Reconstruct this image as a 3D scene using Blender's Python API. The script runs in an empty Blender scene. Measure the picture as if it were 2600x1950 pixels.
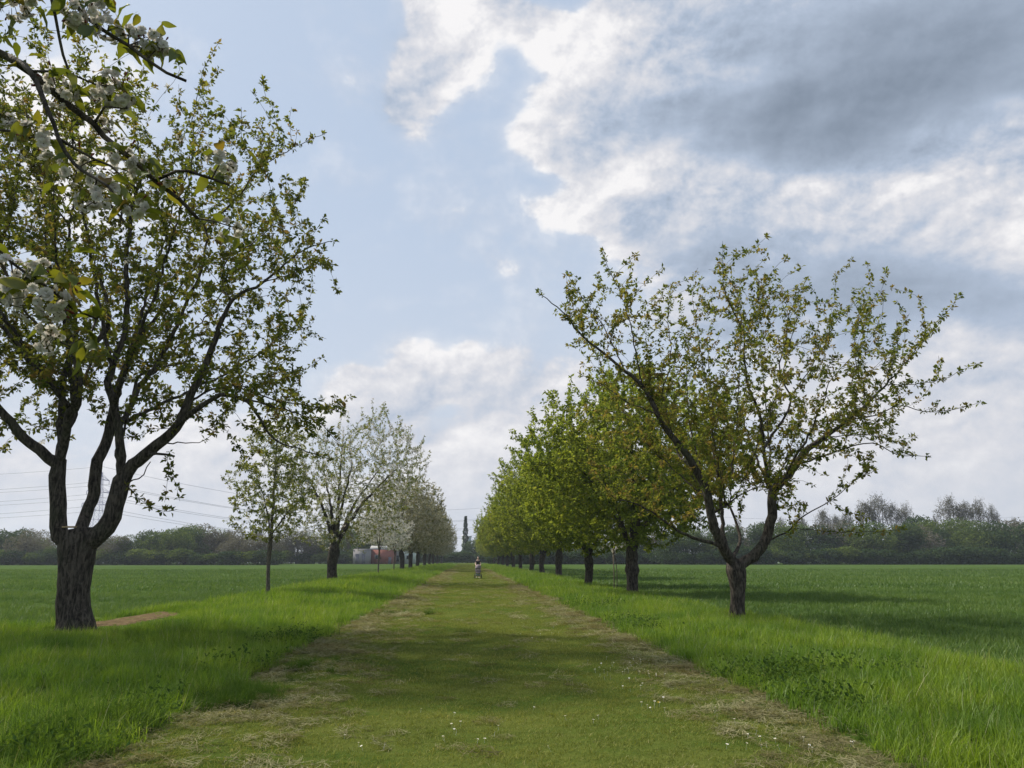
import bpy, math, random, time
import numpy as np
from mathutils import Vector, Matrix
R = math.radians
rng = np.random.default_rng(7)
random.seed(7)
T0 = time.time()
sc = bpy.context.scene
COL = sc.collection

# ------------------------------------------------------------------ camera
W, H, F = 2600.0, 1950.0, 1965.0
YAW = math.atan(115 / F * math.cos(R(12.73)))
PITCH = R(12.73)
EYE = np.array([0.0, 0.0, 1.6])
cam_d = bpy.data.cameras.new('camera')
cam_d.sensor_width = 36.0
cam_d.lens = F / W * 36.0
cam_d.clip_start = 0.05
cam_d.clip_end = 12000
cam = bpy.data.objects.new('camera', cam_d)
COL.objects.link(cam)
cam.location = EYE
cam.rotation_euler = (math.pi / 2 + PITCH, 0, -YAW)
sc.camera = cam
FW = np.array([math.sin(YAW) * math.cos(PITCH), math.cos(YAW) * math.cos(PITCH), math.sin(PITCH)])
RT = np.array([math.cos(YAW), -math.sin(YAW), 0.0])
UP = np.cross(RT, FW)

def ray(px, py):
    d = FW + RT * ((px - W / 2) / F) + UP * ((H / 2 - py) / F)
    return d / np.linalg.norm(d)
def at(px, py, Y):
    """point of the sight line through a photo pixel at world depth Y"""
    d = ray(px, py)
    return EYE + d * (Y / d[1])
def project(p):
    v = np.asarray(p, float) - EYE
    z = v @ FW
    return W / 2 + F * (v @ RT) / z, H / 2 - F * (v @ UP) / z, z

# ------------------------------------------------------------------ render settings
sc.view_settings.view_transform = 'Standard'
sc.view_settings.look = 'None'
sc.view_settings.exposure = 0.38
sc.view_settings.gamma = 1.0
sc.view_settings.use_curve_mapping = False
sc.render.engine = 'CYCLES'
sc.cycles.use_denoising = True
sc.cycles.max_bounces = 5
sc.cycles.diffuse_bounces = 3
sc.cycles.glossy_bounces = 2
sc.cycles.transmission_bounces = 3
sc.cycles.transparent_max_bounces = 4
sc.cycles.volume_bounces = 0
sc.cycles.sample_clamp_indirect = 4.0
sc.render.film_transparent = False
HAZE = 0.00025

# ------------------------------------------------------------------ node helper
class N:
    def __init__(s, nt):
        s.nt = nt
    def new(s, typ, **kw):
        n = s.nt.nodes.new(typ)
        for k, v in kw.items():
            setattr(n, k, v)
        return n
    def put(s, sock, v):
        if v is None:
            return
        if hasattr(v, 'is_output'):
            s.nt.links.new(v, sock)
        elif isinstance(v, (tuple, list)):
            if len(v) == 3 and len(sock.default_value) == 4:
                v = (*v, 1)
            sock.default_value = v
        else:
            sock.default_value = v
    def m(s, op, a, b=None, c=None, clamp=False):
        n = s.new('ShaderNodeMath', operation=op, use_clamp=clamp)
        for i, v in enumerate((a, b, c)):
            s.put(n.inputs[i], v)
        return n.outputs[0]
    def ss(s, x, a, b, lo=0.0, hi=1.0, typ='SMOOTHSTEP'):
        n = s.new('ShaderNodeMapRange', interpolation_type=typ)
        s.put(n.inputs[0], x)
        for i, v in enumerate((a, b, lo, hi)):
            s.put(n.inputs[i + 1], v)
        return n.outputs[0]
    def mix(s, f, a, b, blend='MIX'):
        n = s.new('ShaderNodeMix', data_type='RGBA', blend_type=blend)
        s.put(n.inputs[0], f); s.put(n.inputs[6], a); s.put(n.inputs[7], b)
        return n.outputs[2]
    def noise(s, vec, scale, detail=4, rough=0.55, dist=0.0, out=0):
        n = s.new('ShaderNodeTexNoise')
        if vec is not None:
            s.put(n.inputs['Vector'], vec)
        n.inputs['Scale'].default_value = scale
        n.inputs['Detail'].default_value = detail
        n.inputs['Roughness'].default_value = rough
        n.inputs['Distortion'].default_value = dist
        return n.outputs[out]
    def mapping(s, vec, loc=(0, 0, 0), rot=(0, 0, 0), scale=(1, 1, 1), typ='POINT'):
        n = s.new('ShaderNodeMapping', vector_type=typ)
        s.put(n.inputs[0], vec)
        n.inputs[1].default_value = loc; n.inputs[2].default_value = rot; n.inputs[3].default_value = scale
        return n.outputs[0]
    def vm(s, op, a, b=None, out=0):
        n = s.new('ShaderNodeVectorMath', operation=op)
        s.put(n.inputs[0], a)
        if b is not None:
            s.put(n.inputs[1], b)
        return n.outputs[out]

# ------------------------------------------------------------------ sun direction (towards the sun)
SUN_EL, SUN_AZ = R(48), R(-62)          # azimuth from +Y (into the picture), negative = left
SUN = Vector((math.sin(SUN_AZ) * math.cos(SUN_EL), math.cos(SUN_AZ) * math.cos(SUN_EL), math.sin(SUN_EL)))
sun_d = bpy.data.lights.new('sun', 'SUN')
sun_d.energy = 4.2
sun_d.angle = R(2.5)
sun_d.color = (1.0, 0.93, 0.82)
sun = bpy.data.objects.new('sun', sun_d)
COL.objects.link(sun)
sun.rotation_euler = SUN.to_track_quat('Z', 'Y').to_euler()

# ------------------------------------------------------------------ world: sky and clouds
world = bpy.data.worlds.new('World')
sc.world = world
world.use_nodes = True
world.cycles.sampling_method = 'MANUAL'
world.cycles.sample_map_resolution = 512
nt = world.node_tree
nt.nodes.clear()
g = N(nt)
sky = g.new('ShaderNodeTexSky', sky_type='NISHITA')
sky.sun_disc = False
sky.sun_elevation = SUN_EL
sky.sun_rotation = SUN_AZ
sky.dust_density = 2.0
sky.air_density = 1.0
SKY_K = 0.1
tc = g.new('ShaderNodeTexCoord')
d = tc.outputs['Generated']
sep = g.new('ShaderNodeSeparateXYZ'); g.put(sep.inputs[0], d)
x, y, z = sep.outputs
az = g.m('ARCTAN2', x, y)
el = g.m('ARCSINE', z)
comb = g.new('ShaderNodeCombineXYZ'); g.put(comb.inputs[0], az); g.put(comb.inputs[1], el)
azel = comb.outputs[0]
# warped coordinates: the edges of every cloud become ragged
zc = g.m('MAXIMUM', z, 0.0)
cp = g.new('ShaderNodeCombineXYZ')
den = g.m('ADD', zc, 0.42)
g.put(cp.inputs[0], g.m('DIVIDE', x, den)); g.put(cp.inputs[1], g.m('DIVIDE', y, den)); g.put(cp.inputs[2], g.m('MULTIPLY', z, 1.2))
P = cp.outputs[0]
warp = g.noise(P, 2.3, 3, 0.55, out=1)
warp = g.vm('SUBTRACT', warp, (0.5, 0.5, 0.5))
wsc = g.new('ShaderNodeVectorMath', operation='SCALE'); g.put(wsc.inputs[0], warp); wsc.inputs[3].default_value = 0.22
azw = g.vm('ADD', azel, wsc.outputs[0])
dS = g.mapping(d, scale=(1, 1, 1.35))
fb = g.noise(dS, 5.0, 9, 0.58, 0.3)
off = (-0.022, 0.0, 0.034)
fb2 = g.noise(g.vm('ADD', dS, off), 5.0, 7, 0.58, 0.3)
fine = g.noise(dS, 17.0, 8, 0.62, 0.15)
fine2 = g.noise(g.vm('ADD', dS, (-.007, 0, .012)), 17.0, 7, 0.62, 0.15)
low = g.noise(P, 1.1, 3, 0.5)

def blob(cx, cy, rx, ry, ang, w, soft=1.0, coords=None):
    dd = ray(cx, cy)
    a0 = math.atan2(dd[0], dd[1]); e0 = math.asin(dd[2])
    k = 1.0 / math.sqrt(1 + ((cx - W / 2) / F) ** 2 + ((cy - H / 2) / F) ** 2)
    c = coords if coords is not None else azw
    sub = g.vm('SUBTRACT', c, (a0, e0, 0))
    mp = g.mapping(sub, (0, 0, 0), (0, 0, R(-ang)), (rx / F * k / math.cos(e0) ** .5, ry / F * k, 1), 'TEXTURE')
    q = g.vm('LENGTH', mp, out=1)
    return g.ss(q, 0.15, 1.35 * soft, w, 0.0)
def total(vals):
    t = vals[0]
    for v in vals[1:]:
        t = g.m('ADD', t, v)
    return t
# (centre x, y, radii, tilt in degrees counter-clockwise, weight) in photo pixels, turned into directions
dens = total([blob(*b) for b in [
    (1130, 70, 190, 120, 35, .85), (1330, 40, 230, 80, 22, .95), (1080, 200, 90, 130, -8, .62),
    (1640, 60, 190, 110, 15, 1.0), (1800, 200, 480, 210, 8, 1.3), (2350, 180, 620, 330, 15, 1.4), (1450, 300, 150, 110, 20, .9), (1510, 440, 130, 80, 20, .7),
    (1500, 590, 210, 90, 28, 1.0), (1900, 520, 420, 130, 0, 1.0), (2450, 470, 380, 130, 12, 1.0), (1300, 690, 90, 34, 30, .26),
    (2150, 720, 620, 190, 5, .75), (2450, 1000, 620, 300, 10, .75), (1110, 950, 210, 80, 20, .95), (950, 1000, 140, 60, 0, .7),
    (1350, 1080, 420, 160, 0, .6), (200, 250, 330, 320, 0, .62), (300, 1150, 800, 260, 0, .5),
    (1700, 1300, 1600, 150, 0, .5)]])
hazeband = g.ss(el, 0.0, 0.30, 0.30, 0.0)
dens = g.m('ADD', dens, hazeband)
dd1 = g.m('ADD', dens, g.m('MULTIPLY', g.m('SUBTRACT', fb, 0.5), 1.7))
dd1 = g.m('ADD', dd1, g.m('MULTIPLY', g.m('SUBTRACT', fine, 0.5), 0.7))
dd1 = g.m('ADD', dd1, g.m('MULTIPLY', g.m('SUBTRACT', low, 0.5), 0.6))
# sharp rims high up, softer ones in the haze near the horizon
alpha = g.ss(dd1, 0.28, 0.60)
wisp = g.ss(dd1, 0.0, 0.55, 0.0, 0.35)
alpha = g.m('MAXIMUM', alpha, wisp)
thick = g.ss(dd1, 0.45, 1.35)
dark = total([blob(*b) for b in [
    (2420, 60, 760, 340, 14, .64), (1900, 320, 540, 170, 12, .52), (2200, 200, 480, 220, 20, .22), (2280, 770, 680, 130, 3, .62),
    (1750, 690, 300, 60, 8, .35), (1560, 900, 500, 60, 0, .15), (1050, 1090, 300, 60, 0, .3)]])
lit = total([blob(*b) for b in [
    (1380, 330, 140, 200, 10, .8), (1480, 110, 150, 120, 30, .9), (1200, 60, 260, 140, 20, .9), (1430, 590, 200, 90, 32, .9),
    (1760, 160, 260, 55, 3, .7), (1700, 470, 330, 60, 0, .6), (2250, 520, 450, 70, 14, .8), (1110, 920, 180, 60, 20, .9), (2460, 335, 90, 40, 15, .8),
    (200, 200, 300, 260, 0, .6), (1315, 680, 60, 40, 0, .3)]])
rel = g.m('ADD', g.m('MULTIPLY', g.m('SUBTRACT', fb, fb2), 2.8), g.m('MULTIPLY', g.m('SUBTRACT', fine, fine2), 1.7))
rel = g.m('MULTIPLY', rel, g.ss(el, 0.05, 0.40, 0.55, 1.0))
rel = g.m('MULTIPLY', rel, g.ss(dark, 0.05, 0.8, 1.0, 0.30))
dk = g.m('ADD', dark, g.m('MULTIPLY', thick, 0.30))
dk = g.m('SUBTRACT', dk, g.m('MULTIPLY', lit, 0.48))
dk = g.m('SUBTRACT', dk, rel)
dk = g.m('ADD', dk, g.m('MULTIPLY', g.m('SUBTRACT', low, 0.5), 0.6))
dk = g.m('ADD', dk, g.m('MULTIPLY', g.m('SUBTRACT', fine, 0.5), -0.25))
dk = g.m('ADD', dk, 0.30)
dk = g.ss(dk, 0.0, 1.75, 0.0, 1.0, 'LINEAR')
cr = g.new('ShaderNodeValToRGB')
g.put(cr.inputs[0], dk)
el_ = cr.color_ramp.elements
el_[0].position = 0.0; el_[0].color = (.72, .71, .715, 1)
el_[1].position = 1.0; el_[1].color = (.165, .205, .265, 1)
e = cr.color_ramp.elements.new(0.20); e.color = (.56, .565, .60, 1)
e = cr.color_ramp.elements.new(0.50); e.color = (.34, .40, .50, 1)
cloud = cr.outputs[0]
skyc = g.vm('MULTIPLY', sky.outputs[0], (SKY_K, SKY_K, SKY_K))
# thin veil in front of the blue
veil = g.mix(0.82, skyc, (.41, .49, .61, 1))
veil = g.mix(g.ss(el, 0.0, 0.55, 0.9, 0.0), veil, (.49, .535, .61, 1))
allc = g.mix(alpha, veil, cloud)
allc = g.mix(g.ss(el, -0.02, 0.16, 0.8, 0.0), allc, (.52, .545, .595, 1))
allc = g.mix(g.ss(el, -0.06, 0.0, 1.0, 0.0), allc, (.12, .15, .10, 1))
back = g.vm('MULTIPLY', allc, (1 / SKY_K,) * 3)
bg = g.new('ShaderNodeBackground'); g.put(bg.inputs[0], back); bg.inputs[1].default_value = SKY_K
wo = g.new('ShaderNodeOutputWorld'); nt.links.new(bg.outputs[0], wo.inputs[0])

# ------------------------------------------------------------------ helpers: tagging, meshes
def tag(o, label=None, cat=None, group=None, kind=None):
    if label: o['label'] = label
    if cat: o['category'] = cat
    if group: o['group'] = group
    if kind: o['kind'] = kind
    return o
def empty(name, loc=(0, 0, 0), label=None, cat=None, group=None):
    o = bpy.data.objects.new(name, None)
    COL.objects.link(o)
    o.empty_display_size = 0.3
    o.location = loc
    return tag(o, label, cat, group)
def mesh_np(name, V, faces, mats, midx=None, attrs=None, smooth=True):
    """faces: list of (n_corners, int array (n, k))"""
    me = bpy.data.meshes.new(name)
    V = np.ascontiguousarray(V, dtype=np.float32)
    me.vertices.add(len(V)); me.vertices.foreach_set('co', V.ravel())
    loops, starts, tot = [], [], 0
    for k, fa in faces:
        fa = np.asarray(fa, dtype=np.int32).reshape(-1, k)
        loops.append(fa.ravel())
        starts.append(tot + np.arange(len(fa), dtype=np.int32) * k)
        tot += len(fa) * k
    lo = np.concatenate(loops); st = np.concatenate(starts)
    me.loops.add(len(lo)); me.loops.foreach_set('vertex_index', lo)
    me.polygons.add(len(st)); me.polygons.foreach_set('loop_start', st)
    for m_ in mats:
        me.materials.append(m_)
    if midx is not None:
        me.polygons.foreach_set('material_index', np.asarray(midx, dtype=np.int32))
    if smooth:
        me.polygons.foreach_set('use_smooth', np.ones(len(st), dtype=bool))
    for nm, a in (attrs or {}).items():
        at_ = me.attributes.new(nm, 'FLOAT', 'POINT')
        at_.data.foreach_set('value', np.asarray(a, dtype=np.float32))
    me.update(calc_edges=True)
    me.validate()
    return me
def link(name, me, parent=None, loc=None):
    o = bpy.data.objects.new(name, me)
    COL.objects.link(o)
    if parent is not None:
        o.parent = parent
    if loc is not None:
        o.location = loc
    return o
class MB:
    """small mesh collector"""
    def __init__(s):
        s.v, s.q, s.t, s.n = [], [], [], 0
    def add(s, V, quads=None, tris=None):
        V = np.asarray(V, float)
        if quads is not None and len(quads): s.q.append(np.asarray(quads) + s.n)
        if tris is not None and len(tris): s.t.append(np.asarray(tris) + s.n)
        s.v.append(V); s.n += len(V)
    def box(s, c, size, rz=0.0, taper=1.0):
        c = np.asarray(c, float); hx, hy, hz = np.asarray(size, float) / 2
        P_ = np.array([[sx * hx * (taper if sz > 0 else 1), sy * hy * (taper if sz > 0 else 1), sz * hz] for sz in (-1, 1) for sy in (-1, 1) for sx in (-1, 1)])
        ca, sa = math.cos(rz), math.sin(rz)
        P_ = P_ @ np.array([[ca, sa, 0], [-sa, ca, 0], [0, 0, 1]]) + c
        s.add(P_, [[0, 2, 3, 1], [4, 5, 7, 6], [0, 1, 5, 4], [2, 6, 7, 3], [0, 4, 6, 2], [1, 3, 7, 5]])
    def tube(s, pts, rad, k=6, cap=True):
        V, Q, Tt = tube_arrays(np.asarray(pts, float), np.broadcast_to(np.asarray(rad, float), (len(pts),)), k, cap)
        s.add(V, Q, Tt)
    def mesh(s, name, mat, smooth=False):
        fs = []
        if s.q: fs.append((4, np.concatenate(s.q)))
        if s.t: fs.append((3, np.concatenate(s.t)))
        return mesh_np(name, np.concatenate(s.v), fs, [mat] if not isinstance(mat, list) else mat, smooth=smooth)
    def build(s, name, mat, parent=None, smooth=False):
        return link(name, s.mesh(name, mat, smooth), parent)

def tube_arrays(pts, rad, k, cap=True, noise=0.0, seed=0):
    n = len(pts)
    tan = np.gradient(pts, axis=0)
    tan /= np.linalg.norm(tan, axis=1)[:, None] + 1e-9
    ref = np.array([0.37, 0.93, 0.02]) if abs(tan[0][2]) > 0.8 else np.array([0, 0, 1.0])
    u = np.cross(tan[0], ref); u /= np.linalg.norm(u)
    U = np.empty((n, 3)); 
    for i in range(n):
        u = u - tan[i] * (u @ tan[i])
        u /= np.linalg.norm(u) + 1e-9
        U[i] = u
    Vv = np.cross(tan, U)
    a = np.arange(k) / k * 2 * math.pi
    rr = np.broadcast_to(rad[:, None], (n, k)).copy()
    if noise > 0:
        r_ = np.random.default_rng(seed)
        for f_, amp in ((2, .5), (3, .5), (5, .35), (9, .3)):
            ph = r_.uniform(0, 6.28); ph2 = r_.uniform(.6, 2.2)
            s_ = np.cumsum(np.r_[0, np.linalg.norm(np.diff(pts, axis=0), axis=1)])
            rr *= 1 + noise * amp * np.sin(f_ * a[None] + ph + 0.9 * np.sin(s_[:, None] * ph2 + ph)) * np.sin(s_[:, None] * (1.3 + f_ * .8) + ph * 2) 
        rr *= 1 + noise * .35 * r_.normal(size=(n, k)).clip(-1.5, 1.5)
    ring = pts[:, None] + (U[:, None] * np.cos(a)[None, :, None] + Vv[:, None] * np.sin(a)[None, :, None]) * rr[..., None]
    V = ring.reshape(-1, 3)
    i = np.arange(n - 1)[:, None] * k; j = np.arange(k)[None]
    jn = (j + 1) % k
    Q = np.stack([i + j, i + jn, i + k + jn, i + k + j], -1).reshape(-1, 4)
    Tt = None
    if cap:
        V = np.vstack([V, pts[-1:], pts[:1]])
        t1 = np.stack([(n - 1) * k + j[0], (n - 1) * k + jn[0], np.full(k, n * k)], -1)
        t2 = np.stack([jn[0], j[0], np.full(k, n * k + 1)], -1)
        Tt = np.vstack([t1, t2])
    return V, Q, Tt

# ------------------------------------------------------------------ materials
def mat_new(name):
    m_ = bpy.data.materials.new(name)
    m_.use_nodes = True
    m_.node_tree.nodes.clear()
    gg = N(m_.node_tree)
    out = gg.new('ShaderNodeOutputMaterial')
    return m_, gg, out
def simple(name, col, rough=0.7, noise=0.15, scale=8.0, metal=0.0):
    m_, gg, out = mat_new(name)
    b = gg.new('ShaderNodeBsdfPrincipled')
    n_ = gg.noise(gg.new('ShaderNodeTexCoord').outputs['Object'], scale, 4)
    c = gg.mix(gg.ss(n_, 0.3, 0.7), tuple(v * (1 - noise) for v in col), tuple(min(1, v * (1 + noise)) for v in col))
    gg.put(b.inputs['Base Color'], c)
    b.inputs['Roughness'].default_value = rough
    b.inputs['Metallic'].default_value = metal
    m_.node_tree.links.new(b.outputs[0], out.inputs[0])
    return m_
def leafmat(name, ramp, transl=0.42, spec=0.0, patch=None, tcol=None):
    """thin leaf: diffuse + translucent, colour from the per-leaf 'tint' attribute"""
    m_, gg, out = mat_new(name)
    L = m_.node_tree.links
    at_ = gg.new('ShaderNodeAttribute', attribute_name='tint')
    oi = gg.new('ShaderNodeObjectInfo')
    t = gg.m('ADD', at_.outputs['Fac'], gg.m('MULTIPLY', gg.m('SUBTRACT', oi.outputs['Random'], 0.5), 0.25))
    cr_ = gg.new('ShaderNodeValToRGB')
    gg.put(cr_.inputs[0], t)
    while len(cr_.color_ramp.elements) < len(ramp):
        cr_.color_ramp.elements.new(0.5)
    for e_, (p_, c_) in zip(cr_.color_ramp.elements, ramp):
        e_.position = p_; e_.color = (*c_, 1)
    c = cr_.outputs[0]
    if patch:
        geo = gg.new('ShaderNodeNewGeometry')
        n_ = gg.noise(gg.mapping(geo.outputs['Position'], scale=patch[2] if len(patch) > 2 else (1, 1, 1)), patch[0], 3, .6)
        c = gg.mix(gg.ss(n_, 0.36, 0.64), c, gg.mix(1.0, c, patch[1], 'MULTIPLY'))
    d_ = gg.new('ShaderNodeBsdfDiffuse'); gg.put(d_.inputs[0], c)
    tr = gg.new('ShaderNodeBsdfTranslucent')
    gg.put(tr.inputs[0], gg.mix(1.0, c, tcol or (1.25, 1.2, .55, 1), 'MULTIPLY'))
    mx = gg.new('ShaderNodeMixShader'); mx.inputs[0].default_value = transl
    L.new(d_.outputs[0], mx.inputs[1]); L.new(tr.outputs[0], mx.inputs[2])
    res = mx.outputs[0]
    if spec > 0:
        gl = gg.new('ShaderNodeBsdfGlossy'); gl.inputs['Roughness'].default_value = 0.45
        gl.inputs[0].default_value = (.9, .95, .9, 1)
        m2 = gg.new('ShaderNodeMixShader'); m2.inputs[0].default_value = spec
        L.new(res, m2.inputs[1]); L.new(gl.outputs[0], m2.inputs[2]); res = m2.outputs[0]
    L.new(res, out.inputs[0])
    return m_
def barkmat(name, c1, c2, moss=0.25):
    m_, gg, out = mat_new(name)
    b = gg.new('ShaderNodeBsdfPrincipled')
    geo = gg.new('ShaderNodeNewGeometry')
    pos = gg.new('ShaderNodeTexCoord').outputs['Object']
    n1 = gg.noise(gg.mapping(pos, scale=(5, 5, 1.2)), 4, 6, .65, .4)
    n2 = gg.noise(gg.mapping(pos, scale=(1, 1, 7)), 3.5, 4, .6)      # cherry lenticel bands
    n3 = gg.noise(pos, 1.3, 3, .6)
    c = gg.mix(gg.ss(n1, 0.35, 0.68), c1, c2)
    c = gg.mix(gg.ss(n2, 0.56, 0.76, 0, .22), c, tuple(min(1, v * 1.5) for v in c2))
    c = gg.mix(gg.ss(gg.noise(pos, 11, 5, .7), 0.60, 0.72, 0, .35), c, (.16, .16, .13, 1))
    c = gg.mix(gg.ss(n3, 0.5, 0.7, 0, moss), c, (.055, .07, .028, 1))
    gg.put(b.inputs['Base Color'], c)
    b.inputs['Roughness'].default_value = 0.9
    b.inputs['Specular IOR Level'].default_value = 0.15
    bp = gg.new('ShaderNodeBump'); bp.inputs['Strength'].default_value = 0.9; bp.inputs['Distance'].default_value = 0.03
    gg.put(bp.inputs['Height'], gg.m('ADD', n1, gg.m('MULTIPLY', n2, 0.2)))
    m_.node_tree.links.new(bp.outputs[0], b.inputs['Normal'])
    m_.node_tree.links.new(b.outputs[0], out.inputs[0])
    return m_

BARK = barkmat('cherry_bark', (.018, .015, .012, 1), (.110, .092, .074, 1))
BARK_Y = barkmat('young_bark', (.06, .05, .04, 1), (.16, .14, .11, 1), .1)
TWIG = simple('twig_bark', (.050, .036, .028), .9, .3, 20)
GRN, GRN2, BRZ = (.060, .105, .020), (.105, .155, .030), (.105, .078, .026)
LEAF_HERO = leafmat('olive_bronze_leaf', [(0, (.095, .130, .028)), (.45, (.180, .200, .045)), (.75, (.225, .200, .058)), (1, (.230, .150, .068))], .52)
LEAF_GREEN = leafmat('spring_green_leaf', [(0, (.165, .205, .038)), (.5, (.270, .315, .060)), (.9, (.335, .365, .080)), (1, (.340, .310, .095))], .52, patch=(.40, (.70, .78, .8, 1)))
LEAF_PALE = leafmat('pale_green_leaf', [(0, (.135, .175, .045)), (.5, (.200, .230, .070)), (1, (.25, .24, .10))], .42)
LEAF_BROWN = leafmat('grey_bronze_leaf', [(0, (.140, .150, .060)), (.6, (.215, .215, .095)), (1, (.25, .21, .12))], .4)
LEAF_OLD = leafmat('dark_olive_leaf', [(0, (.085, .115, .026)), (.45, (.165, .180, .042)), (.75, (.210, .185, .052)), (1, (.215, .140, .060))], .52)
PETAL = leafmat('white_petal', [(0, (.55, .53, .46)), (.6, (.68, .67, .62)), (1, (.66, .58, .54))], .42, tcol=(1, .97, .93, 1))
CREAM = leafmat('fading_blossom', [(0, (.32, .31, .20)), (.6, (.50, .48, .36)), (1, (.56, .52, .42))], .45, tcol=(1, .97, .9, 1))
BIGLEAF = leafmat('yellow_green_leaf', [(0, (.060, .085, .018)), (.5, (.115, .140, .022)), (.8, (.150, .140, .025)), (1, (.160, .095, .030))], .5, spec=.03, tcol=(1.5, 1.35, .5, 1))
BUD = leafmat('red_bud', [(0, (.16, .05, .045)), (1, (.22, .09, .07))], .3)
STALK = leafmat('flower_stalk', [(0, (.07, .09, .03)), (1, (.12, .09, .04))], .2)

# ------------------------------------------------------------------ terrain
X_L, X_R = -2.95, 3.5        # mown path edges
V_L, V_R = -9.5, 7.9         # crop field edges
def hgt(x, y):
    x = np.asarray(x, float); y = np.asarray(y, float)
    h = 0.03 * np.sin(x * 1.3 + 1.7 * np.sin(y * .31)) * np.sin(y * .55 + .4) + 0.02 * np.sin(x * 2.9 + y * 1.1)
    near = np.clip(1 - np.abs(y) / 300, 0, 1)
    h = h * near
    bl = np.exp(-((x + 6.3) / 2.3) ** 2)
    h += bl * (0.10 + 0.24 * np.exp(-((y - 50) / 16) ** 2))
    h += 0.07 * np.exp(-((x - 5.8) / 1.6) ** 2)
    # the left field falls away a little beyond the bare patch
    h += -0.10 * np.clip((-9.0 - x) / 3, 0, 1) * np.exp(-((y - 26) / 9) ** 2)
    return h
ygrid = np.unique(np.concatenate([np.arange(-30, 0, 2.0), np.arange(0, 30, .25), np.arange(30, 80, .8), np.arange(80, 320, 4), [340, 400, 500, 700, 1000, 1500]]))
def tile(name, xs, mat, ymin=-30, ymax=6000, off=0.0, kind='structure'):
    ys = ygrid[(ygrid >= ymin - 1e-6) & (ygrid <= ymax + 1e-6)]
    X, Y = np.meshgrid(xs, ys)
    Z = hgt(X, Y) + off
    nx, ny = len(xs), len(ys)
    idx = np.arange(nx * ny).reshape(ny, nx)
    Q = np.stack([idx[:-1, :-1], idx[:-1, 1:], idx[1:, 1:], idx[1:, :-1]], -1).reshape(-1, 4)
    me = mesh_np(name, np.stack([X, Y, Z], -1).reshape(-1, 3), [(4, Q)], [mat])
    return tag(link(name, me), kind=kind)

def groundmat(name, build, rough=1.0, bump=(18, .5, .04)):
    m_, gg, out = mat_new(name)
    b = gg.new('ShaderNodeBsdfPrincipled')
    geo = gg.new('ShaderNodeNewGeometry')
    pos = geo.outputs['Position']
    sp = gg.new('ShaderNodeSeparateXYZ'); gg.put(sp.inputs[0], pos)
    c = build(gg, pos, sp.outputs)
    gg.put(b.inputs['Base Color'], c)
    b.inputs['Roughness'].default_value = rough
    b.inputs['Specular IOR Level'].default_value = 0.0
    bp = gg.new('ShaderNodeBump'); bp.inputs['Strength'].default_value = bump[1]; bp.inputs['Distance'].default_value = bump[2]
    gg.put(bp.inputs['Height'], gg.noise(pos, bump[0], 6, .7))
    m_.node_tree.links.new(bp.outputs[0], b.inputs['Normal'])
    m_.node_tree.links.new(b.outputs[0], out.inputs[0])
    return m_
def path_col(gg, pos, xyz):
    x_ = xyz[0]
    fine = gg.noise(gg.mapping(pos, scale=(1, .8, 1)), 26, 6, .75)
    med = gg.noise(gg.mapping(pos, scale=(.7, 1.6, 1)), 1.9, 6, .7, .5)
    big = gg.noise(gg.mapping(pos, scale=(.5, 1, 1)), .45, 4, .6)
    green = gg.mix(gg.ss(fine, .3, .7), (.040, .068, .012, 1), (.075, .105, .020, 1))
    yel = gg.mix(gg.ss(fine, .3, .7), (.080, .100, .020, 1), (.112, .125, .030, 1))
    hay = gg.mix(gg.ss(fine, .3, .7), (.085, .088, .040, 1), (.170, .165, .085, 1))
    c = gg.mix(gg.ss(big, .40, .62), green, yel)
    c = gg.mix(gg.ss(med, .48, .66, 0, .6), c, yel)
    # swaths of dry clippings along both edges
    eL = gg.ss(x_, -3.2, -1.6, 1, 0)
    eR = gg.ss(x_, 2.5, 3.4, 0, 1)
    e = gg.m('ADD', eL, eR)
    k = gg.m('ADD', gg.m('MULTIPLY', e, .62), gg.m('MULTIPLY', gg.m('SUBTRACT', med, .5), 1.7))
    k = gg.ss(k, .30, .85)
    return gg.mix(k, c, hay)
def verge_col(gg, pos, xyz):
    fine = gg.noise(pos, 20, 6, .75)
    big = gg.noise(pos, .5, 4, .6)
    a = gg.mix(gg.ss(fine, .3, .7), (.035, .060, .014, 1), (.075, .115, .022, 1))
    return gg.mix(gg.ss(big, .45, .65, 0, .6), a, (.085, .135, .022, 1))
def crop_col(gg, pos, xyz):
    fine = gg.noise(gg.mapping(pos, scale=(1, .35, 1)), 9, 6, .75)
    big = gg.noise(gg.mapping(pos, scale=(.35, 1, 1)), .16, 5, .6, .3)
    rows = gg.noise(gg.mapping(pos, scale=(.05, 1.4, 1)), 1.0, 3, .6)
    a = gg.mix(gg.ss(fine, .3, .7), (.038, .070, .018, 1), (.068, .110, .028, 1))
    a = gg.mix(gg.ss(big, .40, .62, 0, .7), a, (.080, .122, .034, 1))
    return gg.mix(gg.ss(rows, .5, .7, 0, .35), a, (.030, .060, .018, 1))
def soil_col(gg, pos, xyz):
    n_ = gg.noise(pos, 9, 6, .7)
    return gg.mix(gg.ss(n_, .3, .7), (.075, .054, .030, 1), (.21, .155, .088, 1))
M_PATH = groundmat('mown_grass_ground', path_col)
M_VERGE = groundmat('verge_ground', verge_col)
M_CROP = groundmat('crop_ground', crop_col, bump=(6, .6, .1))
M_SOIL = groundmat('bare_soil', soil_col, bump=(14, .8, .05))
xf = lambda a, b, n: np.linspace(a, b, n)
YFAR = 320
tile('mown_path', xf(X_L, X_R, 27), M_PATH, ymax=YFAR)
tile('left_verge', xf(V_L, X_L, 27), M_VERGE, ymax=YFAR)
tile('right_verge', xf(X_R, V_R, 19), M_VERGE, ymax=YFAR)
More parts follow.
